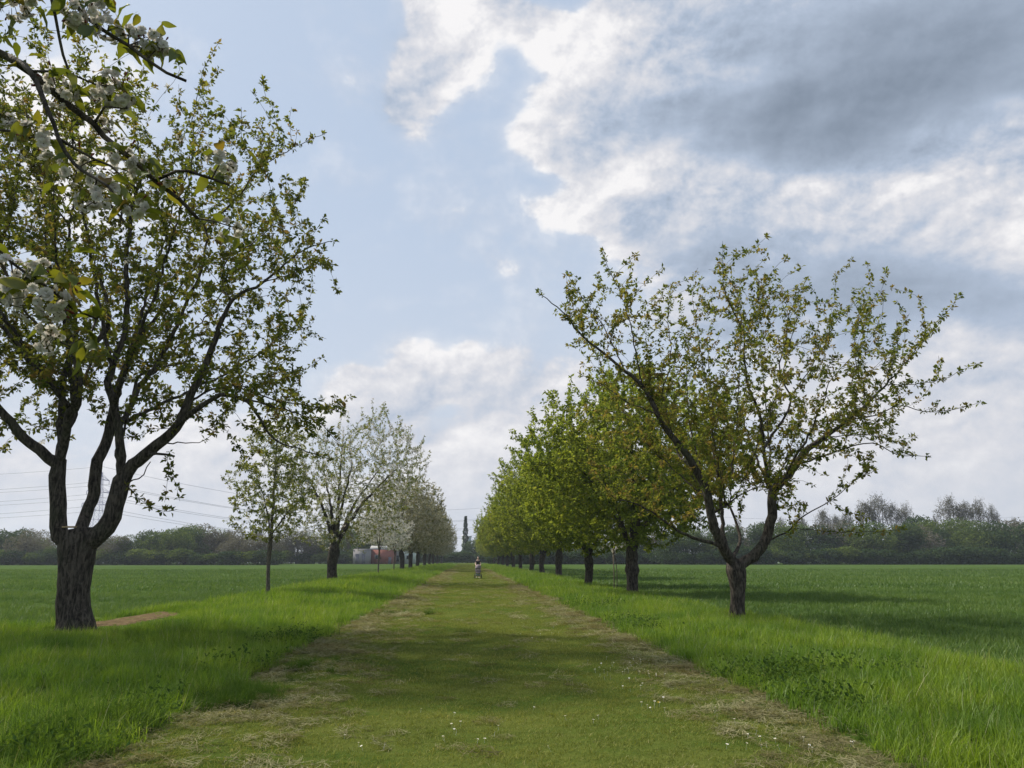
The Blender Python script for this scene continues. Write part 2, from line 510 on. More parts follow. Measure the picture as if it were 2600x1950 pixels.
tile('left_field', np.r_[-1500, -700, -400, -250, xf(-180, -30, 16), xf(-28, V_L, 60)], M_CROP, ymin=20, ymax=YFAR)
tile('near_margin', np.r_[-1500, -400, -100, -60, xf(-30, V_L, 42)], M_VERGE, ymax=20)
tile('right_field', np.r_[xf(V_R, 28, 50), xf(32, 180, 16), 250, 400, 700, 1500], M_CROP, ymax=YFAR)
tile('ground', np.r_[-1500, -700, -300, -100, V_L, X_L, X_R, V_R, 100, 300, 700, 1500], M_CROP, ymin=YFAR)
# bare soil patch at the corner of the left field
n = 40
a = np.linspace(0, 2 * math.pi, n, endpoint=False)
rp = 1 + .18 * np.sin(3 * a + 1) + .1 * np.sin(7 * a)
rings = [np.array([[-8.85, 21.9, 0]])]
for k in (.33, .66, 1.0):
    rings.append(np.stack([-8.85 + .85 * k * rp * np.cos(a) + .2 * k * np.sin(a), 21.9 + 3.1 * k * rp * np.sin(a), 0 * a], -1))
V = np.vstack(rings); V[:, 2] = hgt(V[:, 0], V[:, 1]) + .035
V[-n:, 2] -= .06
j = np.arange(n); jn = (j + 1) % n
Tt = np.stack([0 * j, 1 + j, 1 + jn], -1)
Q = np.vstack([np.stack([1 + r_ * n + j, 1 + (r_ + 1) * n + j, 1 + (r_ + 1) * n + jn, 1 + r_ * n + jn], -1) for r_ in (0, 1)])
tag(link('bare_soil_patch', mesh_np('bare_soil_patch', V, [(3, Tt), (4, Q)], [M_SOIL])), kind='structure')

# ------------------------------------------------------------------ instanced ground cover
def scatter(name, pts, rot, scl, idx, protos):
    """one object that instances small clump meshes on points"""
    coll = bpy.data.collections.new(name + '_clumps')
    for i, me in enumerate(protos):
        o = bpy.data.objects.new('clump_%02d' % i, me)
        coll.objects.link(o)
    me = bpy.data.meshes.new(name)
    me.vertices.add(len(pts)); me.vertices.foreach_set('co', np.asarray(pts, np.float32).ravel())
    me.attributes.new('rot', 'FLOAT_VECTOR', 'POINT').data.foreach_set('vector', np.asarray(rot, np.float32).ravel())
    me.attributes.new('scl', 'FLOAT', 'POINT').data.foreach_set('value', np.asarray(scl, np.float32))
    me.attributes.new('idx', 'INT', 'POINT').data.foreach_set('value', np.asarray(idx, np.int32))
    o = link(name, me)
    ng = bpy.data.node_groups.new(name, 'GeometryNodeTree')
    ng.interface.new_socket('Geometry', in_out='INPUT', socket_type='NodeSocketGeometry')
    ng.interface.new_socket('Geometry', in_out='OUTPUT', socket_type='NodeSocketGeometry')
    nn = ng.nodes
    gi = nn.new('NodeGroupInput'); go = nn.new('NodeGroupOutput')
    ci = nn.new('GeometryNodeCollectionInfo'); ci.inputs[0].default_value = coll
    ci.inputs['Separate Children'].default_value = True; ci.inputs['Reset Children'].default_value = True
    ip = nn.new('GeometryNodeInstanceOnPoints'); ip.inputs['Pick Instance'].default_value = True
    def na(nm, dt):
        q = nn.new('GeometryNodeInputNamedAttribute'); q.data_type = dt; q.inputs[0].default_value = nm
        return q.outputs['Attribute']
    er = nn.new('FunctionNodeEulerToRotation')
    Lk = ng.links
    Lk.new(gi.outputs[0], ip.inputs['Points']); Lk.new(ci.outputs[0], ip.inputs['Instance'])
    Lk.new(na('idx', 'INT'), ip.inputs['Instance Index'])
    Lk.new(na('rot', 'FLOAT_VECTOR'), er.inputs[0]); Lk.new(er.outputs[0], ip.inputs['Rotation'])
    Lk.new(na('scl', 'FLOAT'), ip.inputs['Scale'])
    Lk.new(ip.outputs[0], go.inputs[0])
    md = o.modifiers.new('scatter', 'NODES'); md.node_group = ng
    return o
def blades(n, spread, h, w, lean, seed, segs=3, droop=.5):
    """a clump of n curved grass blades"""
    r = np.random.default_rng(seed)
    V, Q, Tr, tint = [], [], [], []
    c = 0
    for i in range(n):
        a = r.uniform(0, 6.283); rr = spread * math.sqrt(r.random())
        b = np.array([rr * math.cos(a), rr * math.sin(a), -0.02])
        la = r.uniform(0, 6.283); le = abs(r.normal(lean, lean * .5))
        dirh = np.array([math.cos(la), math.sin(la), 0])
        sd = np.array([-math.sin(la + r.normal(0, .5)), math.cos(la + r.normal(0, .5)), 0])
        dry = r.random() < .035
        hh = h * r.uniform(.55, 1.15) * (1.45 if dry else 1); ww = w * r.uniform(.7, 1.3) * (.6 if dry else 1)
        for s in range(segs + 1):
            t = s / segs
            p = b + dirh * (le * t * t + .1 * le * t) * hh + np.array([0, 0, hh * t * (1 - droop * le * t * .55)])
            k = ww * (1 - t ** 1.6) * .5
            if s < segs:
                V += [p - sd * k, p + sd * k]
            else:
                V += [p]
        for s in range(segs - 1):
            Q.append([c + 2 * s, c + 2 * s + 1, c + 2 * s + 3, c + 2 * s + 2])
        Tr.append([c + 2 * segs - 2, c + 2 * segs - 1, c + 2 * segs])
        tint += [1.2 if dry else r.random() * .92] * (2 * segs + 1)
        c += 2 * segs + 1
    return np.array(V), Q, Tr, tint
def clumps(name, k, mat, *a, **kw):
    out = []
    for i in range(k):
        V_, Q_, T_, t_ = blades(*a, seed=i * 13 + len(name), **kw)
        fs = [(3, T_)] + ([(4, Q_)] if Q_ else [])
        out.append(mesh_np(name, V_, fs, [mat], attrs={'tint': t_}, smooth=False))
    return out
def in_view(x_, y_, margin=800):
    v = np.stack([x_, y_, 0 * x_], -1) - EYE
    z_ = v @ FW
    px = W / 2 + F * (v @ RT) / np.maximum(z_, .1); py = H / 2 - F * (v @ UP) / np.maximum(z_, .1)
    return (z_ > .5) & (px > -margin) & (px < W + margin) & (py < H + 2 * margin)
def spots(bands, xr, jitter=0.0, keep=None, seed=1):
    """bands: (y0, y1, per m2, scale) ; xr: x range or function"""
    r = np.random.default_rng(seed)
    P_, S_ = [], []
    for y0, y1, dn, s in bands:
        n_ = int((xr[1] - xr[0]) * (y1 - y0) * dn)
        x_ = r.uniform(xr[0], xr[1], n_); y_ = r.uniform(y0, y1, n_)
        k = in_view(x_, y_)
        if keep is not None:
            k &= keep(x_, y_)
        x_, y_ = x_[k], y_[k]
        x_ = x_ + r.normal(0, jitter, len(x_))
        P_.append(np.stack([x_, y_, hgt(x_, y_)], -1)); S_.append(s * r.uniform(.7, 1.25, len(x_)))
    P_ = np.vstack(P_); S_ = np.concatenate(S_)
    rot = np.stack([r.normal(0, .12, len(P_)), r.normal(0, .12, len(P_)), r.uniform(0, 6.283, len(P_))], -1)
    return P_, rot, S_, r
print('setup', round(time.time() - T0, 1))
GRASS = leafmat('verge_grass_blade', [(0, (.105, .165, .018)), (.5, (.205, .290, .028)), (.93, (.285, .370, .048)), (1, (.40, .36, .18))], .45, spec=.015, patch=(.62, (.60, .74, .85, 1)), tcol=(1.15, 1.2, .5, 1))
TUFT = leafmat('dark_tussock_blade', [(0, (.040, .085, .014)), (.6, (.085, .150, .022)), (1, (.12, .18, .05))], .4)
CROP = leafmat('crop_blade', [(0, (.062, .120, .026)), (.6, (.118, .192, .040)), (.95, (.165, .235, .052)), (1, (.22, .26, .08))], .35, spec=.02, patch=(.12, (.72, .8, .85, 1), (.35, 1, 1)))
MOWN = leafmat('mown_blade', [(0, (.095, .130, .028)), (.6, (.180, .210, .050)), (.93, (.26, .27, .085)), (1, (.40, .36, .18))], .3, patch=(.55, (1.25, 1.15, 1.1, 1), (.5, 1, 1)))
HAY = leafmat('dry_clipping', [(0, (.150, .145, .075)), (.5, (.270, .258, .140)), (1, (.40, .37, .22))], .3, patch=(1.1, (.62, .58, .52, 1)))
WEED = leafmat('weed_leaf', [(0, (.040, .080, .020)), (1, (.095, .155, .032))], .4)
gm = clumps('grass_clump', 6, GRASS, 46, .17, .24, .008, .45)
gml = clumps('grass_clump_far', 4, GRASS, 30, .26, .24, .016, .4, segs=2)
tm = clumps('tussock', 4, TUFT, 110, .16, .50, .008, 1.0, droop=1.1)
cm = clumps('crop_clump', 5, CROP, 34, .20, .19, .009, .55)
cml = clumps('crop_clump_far', 4, CROP, 30, .42, .19, .022, .5, segs=2)
mm = clumps('mown_clump', 5, MOWN, 34, .12, .045, .005, .8, segs=2)
# --- verges
nL = lambda x_, y_: (x_ > V_L - .3) | (y_ < 20.3)
far_v = [(26, 45, 16, 1.0), (45, 90, 7, 1.35), (90, 200, 2.2, 1.7)]
def vscatter(name, xr, seed, keep=None, near=((2.5, 14, 42, 1.0), (14, 27, 26, 1.05))):
    soil = lambda x_, y_: ((x_ + 8.85) / .85) ** 2 + ((y_ - 21.9) / 3.1) ** 2 > 1 + .55 * np.sin(x_ * 9 + y_ * 3) * np.sin(y_ * 5) - .9 * (np.sin(x_ * 37 + y_ * 91) > .55)
    kk = (lambda x_, y_: soil(x_, y_) & keep(x_, y_)) if keep else soil
    a_ = spots(near, xr, .03, kk, seed)
    b_ = spots(far_v, (max(xr[0], V_L - .2), xr[1]), .05, kk, seed + 1)
    P_ = np.vstack([a_[0], b_[0]]); rot = np.vstack([a_[1], b_[1]]); S_ = np.r_[a_[2], b_[2]]
    # taller and shorter drifts
    S_ *= 0.80 + 0.35 * (np.sin(P_[:, 0] * 1.9 + 1.3 * np.sin(P_[:, 1] * .9)) * np.sin(P_[:, 1] * .7 + P_[:, 0]) * .5 + .5)
    S_ *= 1 - .72 * np.exp(-(((P_[:, 0] + 8.3) / 1.5) ** 2 + ((P_[:, 1] - 20) / 3.2) ** 2) ** 2)
    idx = np.r_[a_[3].integers(0, 6, len(a_[0])), 6 + a_[3].integers(0, 4, len(b_[0]))]
    print(name, len(P_))
    return tag(scatter(name, P_, rot, S_, idx, gm + gml), name.replace('_', ' '), 'grass', kind='stuff')
o = vscatter('left_verge_grass', (-17, X_L), 11, keep=nL); o['label'] = 'long bright green grass under the left row of trees'
o = vscatter('right_verge_grass', (X_R, V_R), 21); o['label'] = 'long bright green grass under the right row of trees'
# --- crop
def cscatter(name, side, seed, label):
    near, far = [(3, 24, 15, 1.0), (24, 40, 9, 1.1)], [(40, 70, 2.6, 1.0), (70, 120, 1.0, 1.25)]
    if side < 0:
        kp = lambda x_, y_: (y_ > 20.4) & (x_ < V_L - .2)
        xr1, xr2 = (-38, V_L), (-90, V_L)
    else:
        kp = lambda x_, y_: x_ > V_R + .1
        xr1, xr2 = (V_R, 36), (V_R, 90)
    soil = lambda x_, y_: kp(x_, y_) & (((x_ + 8.85) / .85) ** 2 + ((y_ - 21.9) / 3.1) ** 2 > 1)
    a_ = spots(near, xr1, .02, soil, seed); b_ = spots(far, xr2, .02, kp, seed + 1)
    P_ = np.vstack([a_[0], b_[0]]); rot = np.vstack([a_[1], b_[1]]); S_ = np.r_[a_[2], b_[2]]
    idx = np.r_[a_[3].integers(0, 5, len(a_[0])), 5 + a_[3].integers(0, 4, len(b_[0]))]
    print(name, len(P_))
    tag(scatter(name, P_, rot, S_, idx, cm + cml), label, 'crop', kind='stuff')
cscatter('left_crop', -1, 31, 'young green cereal crop in the field left of the path')
cscatter('right_crop', 1, 41, 'young green cereal crop in the field right of the path')
# --- mown path grass
a_ = spots([(4, 11, 210, 1.0), (11, 22, 100, 1.2), (22, 50, 26, 1.6), (50, 110, 7, 2.4), (110, 220, 2.5, 3.2)], (X_L, X_R), .02, None, 51)
tag(scatter('mown_grass', a_[0], a_[1], a_[2], a_[3].integers(0, 5, len(a_[0])), mm), 'short mown grass covering the middle of the path', 'grass', kind='stuff')
# --- dry clippings
def straw(n, seed):
    r = np.random.default_rng(seed); V, Q, t_ = [], [], []
    for i in range(n):
        a = r.uniform(0, 6.283); rr = .16 * math.sqrt(r.random()); p = np.array([rr * math.cos(a), rr * math.sin(a), r.uniform(.004, .035)])
        b = r.uniform(0, 6.283); L_ = r.uniform(.04, .13); u = np.array([math.cos(b), math.sin(b), r.normal(0, .18)]) * L_ / 2
        s_ = np.array([-math.sin(b), math.cos(b), r.normal(0, .3)]) * .0022
        bend = np.array([-math.sin(b), math.cos(b), .2]) * r.normal(0, .012)
        c = len(V)
        V += [p - u - s_, p - u + s_, p + bend - s_, p + bend + s_, p + u - s_, p + u + s_]
        Q += [[c, c + 1, c + 3, c + 2], [c + 2, c + 3, c + 5, c + 4]]
        t_ += [r.random()] * 6
    return mesh_np('straw_clump', np.array(V), [(4, Q)], [HAY], attrs={'tint': t_}, smooth=False)
sm = [straw(60, i) for i in range(5)]
band = lambda x_, y_: np.random.default_rng(3).random(len(x_)) < (.035 + .9 * np.clip((-1.0 - x_) / 1.5, 0, 1) * (.65 + .35 * np.sin(y_ * 1.3 + x_ * 2)) + .8 * np.clip((x_ - 2.2) / .9, 0, 1) * (.75 + .25 * np.sin(y_ * 1.7 - x_ * 2)))
a_ = spots([(3, 11, 52, .95), (11, 22, 34, 1.15), (22, 50, 13, 1.7), (50, 120, 3.5, 2.4)], (X_L - .15, X_R + .2), .03, band, 61)
tag(scatter('dry_clippings', a_[0], a_[1], a_[2], a_[3].integers(0, 5, len(a_[0])), sm), 'dry brown mowing clippings along both path edges', 'clippings', kind='stuff')
# --- dark tussocks and weeds near the path edges
r = np.random.default_rng(5)
tp = []
for (px, py, n_, s, sp) in [(215, 1880, 26, 1.0, .42), (290, 1850, 18, .9, .3), (560, 1790, 30, .62, .5), (640, 1760, 22, .55, .4), (480, 1730, 18, .5, .5), (60, 1940, 16, .9, .5),
                            (2390, 1830, 16, .6, .3), (2480, 1880, 10, .6, .3), (1010, 1560, 14, .6, .8), (760, 1700, 24, .5, .6), (120, 1600, 6, .5, .3)]:
    dd = ray(px, py); c0 = EYE + dd * (-1.6 / dd[2])
    for i in range(n_):
        q = c0[:2] + r.normal(0, sp, 2) * .6
        tp.append((q[0], q[1], s * r.uniform(.6, 1.1)))
# ragged darker fringe where the long grass meets the mown path
for i in range(170):
    y_ = 5 + 55 * r.random() ** 1.6
    tp.append((X_L - abs(r.normal(.12, .14)), y_, .42 * r.uniform(.6, 1.2)))
    if i < 110: tp.append((X_R + abs(r.normal(.1, .12)), y_, .36 * r.uniform(.6, 1.2)))
tp = np.array(tp); P_ = np.stack([tp[:, 0], tp[:, 1], hgt(tp[:, 0], tp[:, 1])], -1)
tag(scatter('dark_tussocks', P_, np.stack([r.normal(0, .15, len(tp)), r.normal(0, .15, len(tp)), r.uniform(0, 6.28, len(tp))], -1), tp[:, 2], r.integers(0, 4, len(tp)), tm),
    'dark shaggy grass tussocks leaning over the path edges', 'grass', kind='stuff')

# ------------------------------------------------------------------ leaf arrays
def leaf_set(L_, W_, fold=.18, curl=.25):
    """one leaf: 6 vertices, 4 triangles (base, two sides, rib, tip)"""
    V = np.array([[0, 0, 0], [-.5 * W_, .45 * L_, fold * W_], [0, .5 * L_, -.02 * L_], [.5 * W_, .45 * L_, fold * W_], [0, L_, -curl * L_]])
    T = np.array([[0, 2, 1], [0, 3, 2], [1, 2, 4], [2, 3, 4]])
    return V, T
def rot_rand(r, n, up, tilt):
    """n rotation matrices whose Y axis points at directions spread about the unit vectors up"""
    y_ = up + r.normal(0, tilt, (n, 3))
    y_ /= np.linalg.norm(y_, axis=1)[:, None]
    t_ = r.normal(size=(n, 3)); t_[:, 2] += 1.2
    x_ = np.cross(y_, t_); x_ /= np.linalg.norm(x_, axis=1)[:, None] + 1e-9
    z_ = np.cross(x_, y_)
    return np.stack([x_, y_, z_], -1)
def leaves_at(P_, D_, per, size, r, droop=.35, tilt=.75, tint0=None, stalk=.03, lite=True):
    """clusters of leaves round twig points; returns V, T, tint"""
    n_ = len(P_) * per
    base = np.repeat(P_, per, 0); up = np.repeat(D_, per, 0)
    up = up / (np.linalg.norm(up, axis=1)[:, None] + 1e-9)
    up = up + np.array([0, 0, -droop])
    Rm = rot_rand(r, n_, up, tilt)
    LV, LT = leaf_set(1.0, .48) if not lite else (np.array([[0, 0, 0], [-.27, .5, .09], [.27, .5, .09], [0, 1.0, -.18]]), np.array([[0, 3, 1], [0, 2, 3]]))
    s_ = size * r.uniform(.45, 1.35, n_)
    base = base + Rm[:, :, 1] * stalk * r.uniform(.3, 1.5, n_)[:, None]
    V = np.einsum('nij,kj->nki', Rm, LV) * s_[:, None, None] + base[:, None]
    k = len(LV)
    T = LT[None] + (np.arange(n_) * k)[:, None, None]
    t_ = (np.repeat(tint0, per) if tint0 is not None else np.full(n_, .4)) + r.normal(0, .16, n_)
    return V.reshape(-1, 3), T.reshape(-1, 3), np.repeat(np.clip(t_, 0, 1), k)

# ------------------------------------------------------------------ tree growth (space colonisation)
class Skel:
    def __init__(s):
        s.p, s.par, s.mr, s.tr = [], [], [], []     # position, parent, minimum radius, traced limb id (-1 = grown)
    def add(s, p, par, mr=0.0, tr=-1):
        s.p.append(np.asarray(p, float)); s.par.append(par); s.mr.append(mr); s.tr.append(tr)
        return len(s.p) - 1
    def limb(s, pts, r0, r1, start=None, step=.16, tid=0, wob=.0, rs=None):
        pts = [np.asarray(q, float) for q in pts]
        if start is None:
            start = int(np.argmin(np.linalg.norm(np.array(s.p) - pts[0], axis=1))) if s.p else -1
        if start >= 0:
            pts = [s.p[start]] + (pts[1:] if np.linalg.norm(pts[0] - s.p[start]) < .6 else pts)
        # catmull-rom
        q = [2 * pts[0] - pts[1]] + pts + [2 * pts[-1] - pts[-2]]
        out = []
        for i in range(1, len(q) - 2):
            L_ = np.linalg.norm(q[i + 1] - q[i]); m_ = max(1, int(L_ / step))
            for k in range(m_):
                t = k / m_
                out.append(.5 * ((2 * q[i]) + (-q[i - 1] + q[i + 1]) * t + (2 * q[i - 1] - 5 * q[i] + 4 * q[i + 1] - q[i + 2]) * t * t + (-q[i - 1] + 3 * q[i] - 3 * q[i + 1] + q[i + 2]) * t ** 3))
        out.append(pts[-1])
        n_ = len(out); cur = start
        for i, pt in enumerate(out):
            if i == 0 and start >= 0:
                continue
            t = i / max(1, n_ - 1)
            rad = (r0 + (r1 - r0) * t ** .8) if rs is None else float(np.interp(t, np.linspace(0, 1, len(rs)), rs))
            cur = s.add(pt + (rng.normal(0, wob, 3) if wob and 0 < i < n_ - 1 else 0), cur, rad, tid)
        return cur
def grow(s, A, step=.22, kill=.3, infl=1.6, iters=70, trop=(0, 0, .12), r=None, maxn=14000, lock=0, mom=.35, jit=.16, radial=None):
    A = np.asarray(A, float)
    M = maxn + 2000
    P_ = np.zeros((M, 3)); n_ = len(s.p); P_[:n_] = np.array(s.p); par = list(s.par)
    ok = np.arange(n_) >= lock
    D = np.full(len(A), 1e9); I = np.zeros(len(A), int)
    def upd(lo, hi):
        for c in range(lo, hi, 400):
            e_ = min(hi, c + 400)
            dd = np.linalg.norm(A[:, None] - P_[None, c:e_], axis=2)
            if c < lock:
                dd[:, :max(0, min(lock, e_) - c)] = 1e9
            j_ = dd.argmin(1); m_ = dd[np.arange(len(A)), j_]
            b = m_ < D
            D[b] = m_[b]; I[b] = j_[b] + c
    upd(0, n_)
    trop = np.asarray(trop, float)
    lastdir = {}
    for it in range(iters):
        alive = D > kill
        A = A[alive]; D = D[alive]; I = I[alive]
        act = D < infl
        if not act.any(): break
        src = I[act]
        dv = (A[act] - P_[src]) / D[act][:, None]
        u_, inv = np.unique(src, return_inverse=True)
        acc = np.zeros((len(u_), 3)); np.add.at(acc, inv, dv)
        acc /= np.linalg.norm(acc, axis=1)[:, None] + 1e-9
        acc += trop + r.normal(0, jit, acc.shape)
        if radial is not None:
            q_ = P_[u_] - radial; acc += .45 * q_ / (np.linalg.norm(q_, axis=1)[:, None] + 1e-9)
        # momentum: continue the parent's direction
        for a_i, node in enumerate(u_):
            pp = par[node]
            if pp >= 0:
                m0 = P_[node] - P_[pp]; L_ = np.linalg.norm(m0)
                if L_ > 1e-6: acc[a_i] += mom * m0 / L_
        acc /= np.linalg.norm(acc, axis=1)[:, None] + 1e-9
        lo = n_
        for a_i, node in enumerate(u_):
            k = lastdir.get(node)
            if k is not None and (k[0] @ acc[a_i] > .93 or k[1] >= 3):
                # already has a child that way: drop one attractor so growth can go on
                j_ = np.nonzero(I == node)[0]
                D[j_[D[j_].argmin()]] = 0
                continue
            P_[n_] = P_[node] + acc[a_i] * step * r.uniform(.8, 1.15); par.append(int(node))
            lastdir[node] = (acc[a_i], (k[1] if k else 0) + 1)
            n_ += 1
            if n_ >= maxn: break
        if n_ == lo:
            continue
        upd(lo, n_)
        if n_ >= maxn: break
    for i in range(len(s.p), n_):
        s.add(P_[i], par[i])
def sprout(s, r, per_m=1.6, length=(.35, .95), rmin=.012, rmax=.2, zmin=2.4, up=.45, lo=0, out=None):
    """short side twigs standing on the limbs"""
    for i in range(lo, len(s.p)):
        if s.par[i] < 0 or s.mr[i] < rmin or s.mr[i] > rmax or s.p[i][2] < zmin: continue
        a_ = s.p[s.par[i]]; L_ = np.linalg.norm(s.p[i] - a_)
        for k in range(r.poisson(per_m * L_)):
            d0 = (s.p[i] - a_) / (L_ + 1e-9)
            dv = d0 * .5 + r.normal(0, .75, 3) + np.array([0, 0, up]); dv /= np.linalg.norm(dv)
            T_ = r.uniform(*length); m_ = max(2, int(T_ / .15)); cur = i; pt = s.p[i]
            for q in range(m_):
                pt = pt + dv * T_ / m_; dv = dv + r.normal(0, .12, 3) + np.array([0, 0, .04]); dv /= np.linalg.norm(dv)
                cur = s.add(pt, cur)
                if q == m_ // 2 and T_ > .5:
                    d2 = dv + r.normal(0, .6, 3); d2 /= np.linalg.norm(d2); c2 = cur; p2 = pt
                    for w in range(2):
                        p2 = p2 + d2 * .14; c2 = s.add(p2, c2)
def finish(s, tip=.0035, ex=2.35, shoots=0, shoot_len=(.25, .6), r=None, shoot_up=.6):
    """radii by the pipe model, extra shoots at the tips"""
    if shoots:
        kids = np.zeros(len(s.p), int)
        for q in s.par:
            if q >= 0: kids[q] += 1
        for i in np.nonzero(kids == 0)[0]:
            if s.par[i] < 0 or s.tr[i] >= 0: continue
            d0 = s.p[i] - s.p[s.par[i]]; d0 /= np.linalg.norm(d0) + 1e-9
            for k in range(shoots if r.random() < .85 else 0):
                dv = d0 + np.array([0, 0, shoot_up]) + r.normal(0, .3 if k == 0 else .55, 3); dv /= np.linalg.norm(dv)
                L_ = r.uniform(*shoot_len); m_ = max(2, int(L_ / .14)); cur = int(i); pt = s.p[i]
                for q in range(m_):
                    pt = pt + dv * L_ / m_
                    dv = dv + np.array([0, 0, .06]) + r.normal(0, .07, 3); dv /= np.linalg.norm(dv)
                    cur = s.add(pt, cur)
    n_ = len(s.p)
    P_ = np.array(s.p); par = np.array(s.par)
    acc = np.zeros(n_); rad = np.zeros(n_)
    for i in range(n_ - 1, -1, -1):
        rad[i] = max(tip, acc[i] ** (1 / ex) if acc[i] > 0 else tip)
        if par[i] >= 0: acc[par[i]] += rad[i] ** ex
    mr = np.array(s.mr); tr = np.array(s.tr)
    pipe = rad.copy()
    rad = np.where(mr > 0, mr, rad)
    # grown children may not be thicker than what carries them
    for i in range(n_):
        if par[i] >= 0 and tr[i] < 0: rad[i] = min(rad[i], rad[par[i]] * .92 if tr[par[i]] >= 0 else rad[par[i]])
    return P_, par, rad, tr
def paths(P_, par, rad, tr):
    """split the tree into runs; each run starts at its parent node"""
    n_ = len(P_)
    kids = [[] for _ in range(n_)]
    for i in range(n_):
        if par[i] >= 0: kids[par[i]].append(i)
    cont = {}
    for i in range(n_):
        if kids[i]:
            same = [k for k in kids[i] if tr[k] == tr[i] and tr[i] >= 0]
            cont[i] = same[0] if same else max(kids[i], key=lambda k: rad[k])
    runs = []
    for i in range(n_):
        if par[i] < 0 or cont.get(par[i]) != i:
            run = [i]
            while run[-1] in cont: run.append(cont[run[-1]])
            runs.append((([par[i]] if par[i] >= 0 else []) + run, i))
    return runs
def build_tree(root, s_or, r, leafmats, thick=.045, per=5, size=.075, gap=.13, leafmax=.014, droop=.35, tilt=.75,
               bloom=0.0, tint=(.4, .2), trunk_noise=.06, tintfun=None, ksides=1.0, lsize2=None, split=True, bark=None, crown_name='foliage'):
    P_, par, rad, tr = s_or
    runs = paths(P_, par, rad, tr)
    bark = bark or BARK
    origin = np.array(root.location)
    parts, tw = [], [[], [], 0]
    for run, first in runs:
        if len(run) < 2: continue
        pts = P_[run] - origin; rd = rad[run].copy()
        if par[first] >= 0:
            rd[0] = min(rd[0], rd[1] * 1.25 if tr[first] >= 0 else rd[1])
        rmax = rd.max()
        k = 3 if rmax < .006 else 4 if rmax < .014 else 6 if rmax < .05 else 10 if rmax < .12 else 20
        k = max(3, int(k * ksides))
        V, Q, T = tube_arrays(pts, rd, k, True, noise=(trunk_noise if rmax > .1 else trunk_noise * .6 if rmax > .035 else 0), seed=len(parts) + 3)
        if split and rmax >= thick:
            parts.append((rmax, tr[first], V, Q, T, par[first] < 0))
        elif not split and par[first] < 0:
            parts.append((rmax, tr[first], V, Q, T, True))
        else:
            tw[0].append(V); tw[1].append((Q + tw[2], T + tw[2])); tw[2] += len(V)
    for rm, ti, V, Q, T, is_trunk in parts:
        link('trunk' if is_trunk else 'branch', mesh_np('bark_part', V, [(4, Q), (3, T)], [bark]), root)
    if tw[0]:
        o_ = link('twigs', mesh_np('twigs', np.vstack(tw[0]), [(4, np.vstack([q[0] for q in tw[1]])), (3, np.vstack([q[1] for q in tw[1]]))], [bark if not split else TWIG]), root)
        o_['kind'] = 'stuff'
    # leaf spurs along thin wood
    idx = np.nonzero((rad < leafmax) & (par >= 0))[0]
    a0, b0 = P_[par[idx]], P_[idx]
    L_ = np.linalg.norm(b0 - a0, axis=1)
    cnt = np.maximum(1, np.round(L_ / gap + r.uniform(-.5, .5, len(L_)))).astype(int)
    rep = np.repeat(np.arange(len(idx)), cnt)
    t_ = r.random(len(rep))
    pp = a0[rep] + (b0 - a0)[rep] * t_[:, None] - origin
    dr = (b0 - a0)[rep] / (L_[rep][:, None] + 1e-9)
    dr = dr * .35 + r.normal(0, .55, dr.shape) + np.array([0, 0, .3])
    tt = np.clip(r.normal(tint[0], tint[1], len(pp)), 0, 1)
    if tintfun is not None: tt = np.clip(tintfun(pp, tt), 0, 1)
    Vs, Ts, tn, mi = [], [], [], []
    isb = r.random(len(pp)) < bloom
    c = 0
    if (~isb).any():
        V, T, q = leaves_at(pp[~isb], dr[~isb], per, size, r, droop, tilt, tt[~isb])
        Vs.append(V); Ts.append(T); tn.append(q); mi.append(np.zeros(len(T), int)); c += len(V)
    if isb.any():
        V, T, q = leaves_at(pp[isb], dr[isb], per + 2, lsize2 or size * .75, r, .1, 1.3, np.full(isb.sum(), .45))
        Vs.append(V); Ts.append(T + c); tn.append(q); mi.append(np.ones(len(T), int))
    o_ = link(crown_name, mesh_np(crown_name, np.vstack(Vs), [(3, np.vstack(Ts))], leafmats, np.concatenate(mi), {'tint': np.concatenate(tn)}, smooth=False), root)
    o_['kind'] = 'stuff'
    return o_
def in_poly(x_, y_, poly):
    poly = np.asarray(poly, float); c = np.zeros(len(x_), bool)
    j_ = len(poly) - 1
    for i in range(len(poly)):
        xi, yi = poly[i]; xj, yj = poly[j_]
        c ^= ((yi > y_) != (yj > y_)) & (x_ < (xj - xi) * (y_ - yi) / (yj - yi + 1e-9) + xi)
        j_ = i
    return c
def poly_dist(x_, y_, poly):
    poly = np.asarray(poly, float); best = np.full(len(x_), 1e9)
    for i in range(len(poly)):
        a_, b_ = poly[i - 1], poly[i]
        ab = b_ - a_; t = np.clip(((x_ - a_[0]) * ab[0] + (y_ - a_[1]) * ab[1]) / (ab @ ab), 0, 1)
        best = np.minimum(best, np.hypot(x_ - a_[0] - ab[0] * t, y_ - a_[1] - ab[1] * t))
    return best
def crown_points(poly, Y0, n_, depth, r, k=1.0):
    """attractors inside a real crown volume: outline x depth"""
    poly = np.asarray(poly, float)
    lo, hi = poly.min(0), poly.max(0); out = []
    while len(out) < n_:
        x_ = r.uniform(lo[0], hi[0], 4000); y_ = r.uniform(lo[1], hi[1], 4000)
        m_ = in_poly(x_, y_, poly); x_, y_ = x_[m_], y_[m_]
        dist = poly_dist(x_, y_, poly) * Y0 / F
        th = depth * np.sqrt(np.clip(1 - (1 - np.clip(dist / depth, 0, 1)) ** 2, 0, 1))
        u = r.uniform(-1, 1, len(x_))
        keep = r.random(len(x_)) < (.25 + .75 * th / depth)
        for a_, b_, c_ in zip(x_[keep], y_[keep], (u * th)[keep]):
            # the depth offset is real: keep height and lateral place of the middle plane
            p = at(a_, b_, Y0); out.append((p[0], p[1] + c_, p[2]))
    return np.array(out[:n_])
